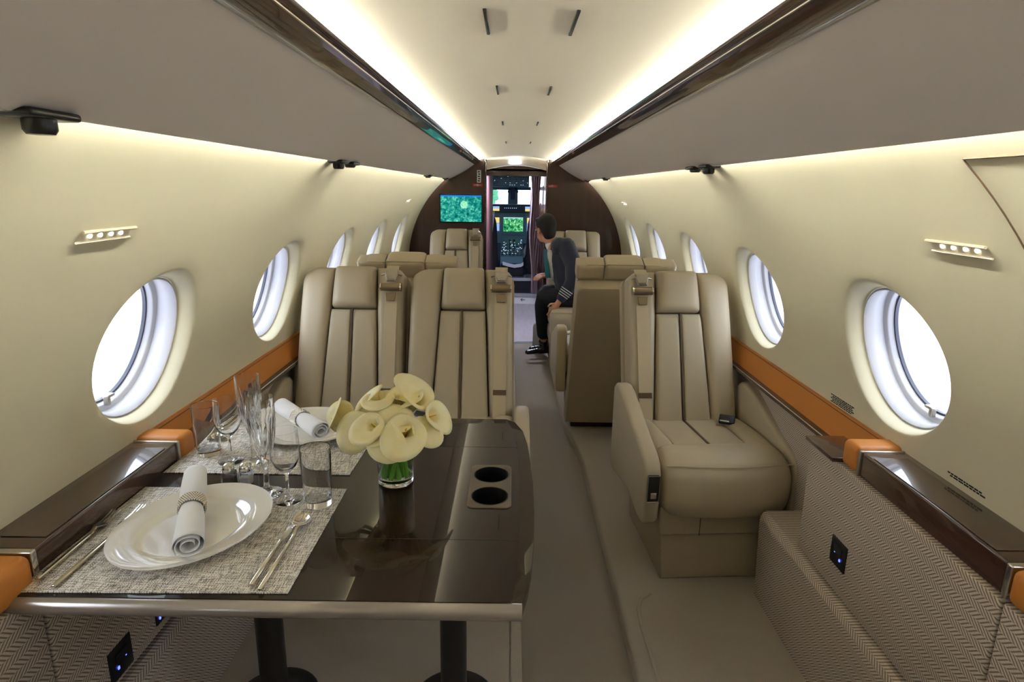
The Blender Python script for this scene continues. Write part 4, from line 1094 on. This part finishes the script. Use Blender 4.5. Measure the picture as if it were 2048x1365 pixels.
# trousers
t = MB()
t.limb(L_(((.56, 5.5, .60), .14), ((.53, 5.5, .58), .14))); t.limb(L_(((.53, 5.44, .60), .105), ((.38, 5.48, .615), .092), ((.275, 5.53, .62), .082), ((.255, 5.60, .52), .076), ((.262, 5.70, .38), .068), ((.275, 5.76, .22), .060)))
t.limb(L_(((.53, 5.62, .60), .105), ((.30, 5.72, .62), .082), ((.285, 5.80, .45), .072), ((.305, 5.86, .2), .062)))
o = t.build('trousers', 'navyd', man); rem(o, .008, 6)
for (x, y, a) in ((.285, 5.815, 0), (.325, 5.95, .15)):
    m = MB(); 
    for k in range(9):
        t_ = k/8; m.ball(Vector((x+.035-.185*t_, y-.05*t_*(1-a), .05-.018*t_))-O, .043-.012*t_, (1, .9, .95 if t_ < .5 else .75), 14)
    m.limb(L_(((x, y, .05), .045), ((x-.003, y-.01, .12), .048)))
    o = m.build('shoe', 'shoe', man); rem(o, .006, 4)
m = MB(); m.rbox(-.045, .045, -.03, .03, 0, .14, .02, mtx=Matrix.Translation((.235, 6.12, -.06)) @ Matrix.Diagonal((1, 1, 2.2, 1)))  # plain pale rounded block, identity left open
tag(m.build('pale_grey_block', 'greyc'), 'small pale grey bag on the floor behind the man\'s shoes', 'bag')

# ------------------------------------------------------------------ light
w = bpy.data.worlds.new('sky'); bpy.context.scene.world = w; w.use_nodes = True; nt = w.node_tree
bg = nt.nodes['Background']; bg.inputs['Strength'].default_value = 2.0
tc = nt.nodes.new('ShaderNodeTexCoord'); sp = nt.nodes.new('ShaderNodeSeparateXYZ'); rp_ = nt.nodes.new('ShaderNodeValToRGB')
nt.links.new(tc.outputs['Generated'], sp.inputs[0])
mr = nt.nodes.new('ShaderNodeMapRange'); mr.inputs[1].default_value = -1; mr.inputs[2].default_value = 1; nt.links.new(sp.outputs['Z'], mr.inputs[0]); nt.links.new(mr.outputs[0], rp_.inputs[0])
e_ = rp_.color_ramp.elements; e_[0].position = .35; e_[0].color = (.55, .58, .66, 1); e_[1].position = .75; e_[1].color = (.86, .93, 1, 1)
k = e_.new(.49); k.color = (.62, .66, .75, 1); k = e_.new(.51); k.color = (.9, .94, 1, 1)
nt.links.new(rp_.outputs[0], bg.inputs['Color'])
for side in (-1, 1):
    for yc in WY:
        L = bpy.data.lights.new('window_portal', 'AREA'); L.shape = 'ELLIPSE'; L.size = AG*2+.04; L.size_y = BG*2+.04
        L.cycles.is_portal = True
        o = bpy.data.objects.new('window_portal', L); C.objects.link(o)
        p = WP(yc, S_W2, .16, side); n_ = Vector((p.x, 0, p.z-ZC)).normalized()
        o.location = p; o.rotation_euler = n_.to_track_quat('Z', 'Y').to_euler()
sc = bpy.context.scene
sc.view_settings.view_transform = 'Standard'; sc.view_settings.look = 'None'; sc.view_settings.exposure = 1.85; sc.view_settings.gamma = 1
sc.view_settings.use_curve_mapping = False
cy = sc.cycles; cy.use_denoising = True; cy.max_bounces = 12; cy.diffuse_bounces = 6; cy.glossy_bounces = 5; cy.transmission_bounces = 12; cy.transparent_max_bounces = 12
cy.sample_clamp_indirect = 6; cy.caustics_refractive = True; cy.caustics_reflective = False; cy.blur_glossy = .5
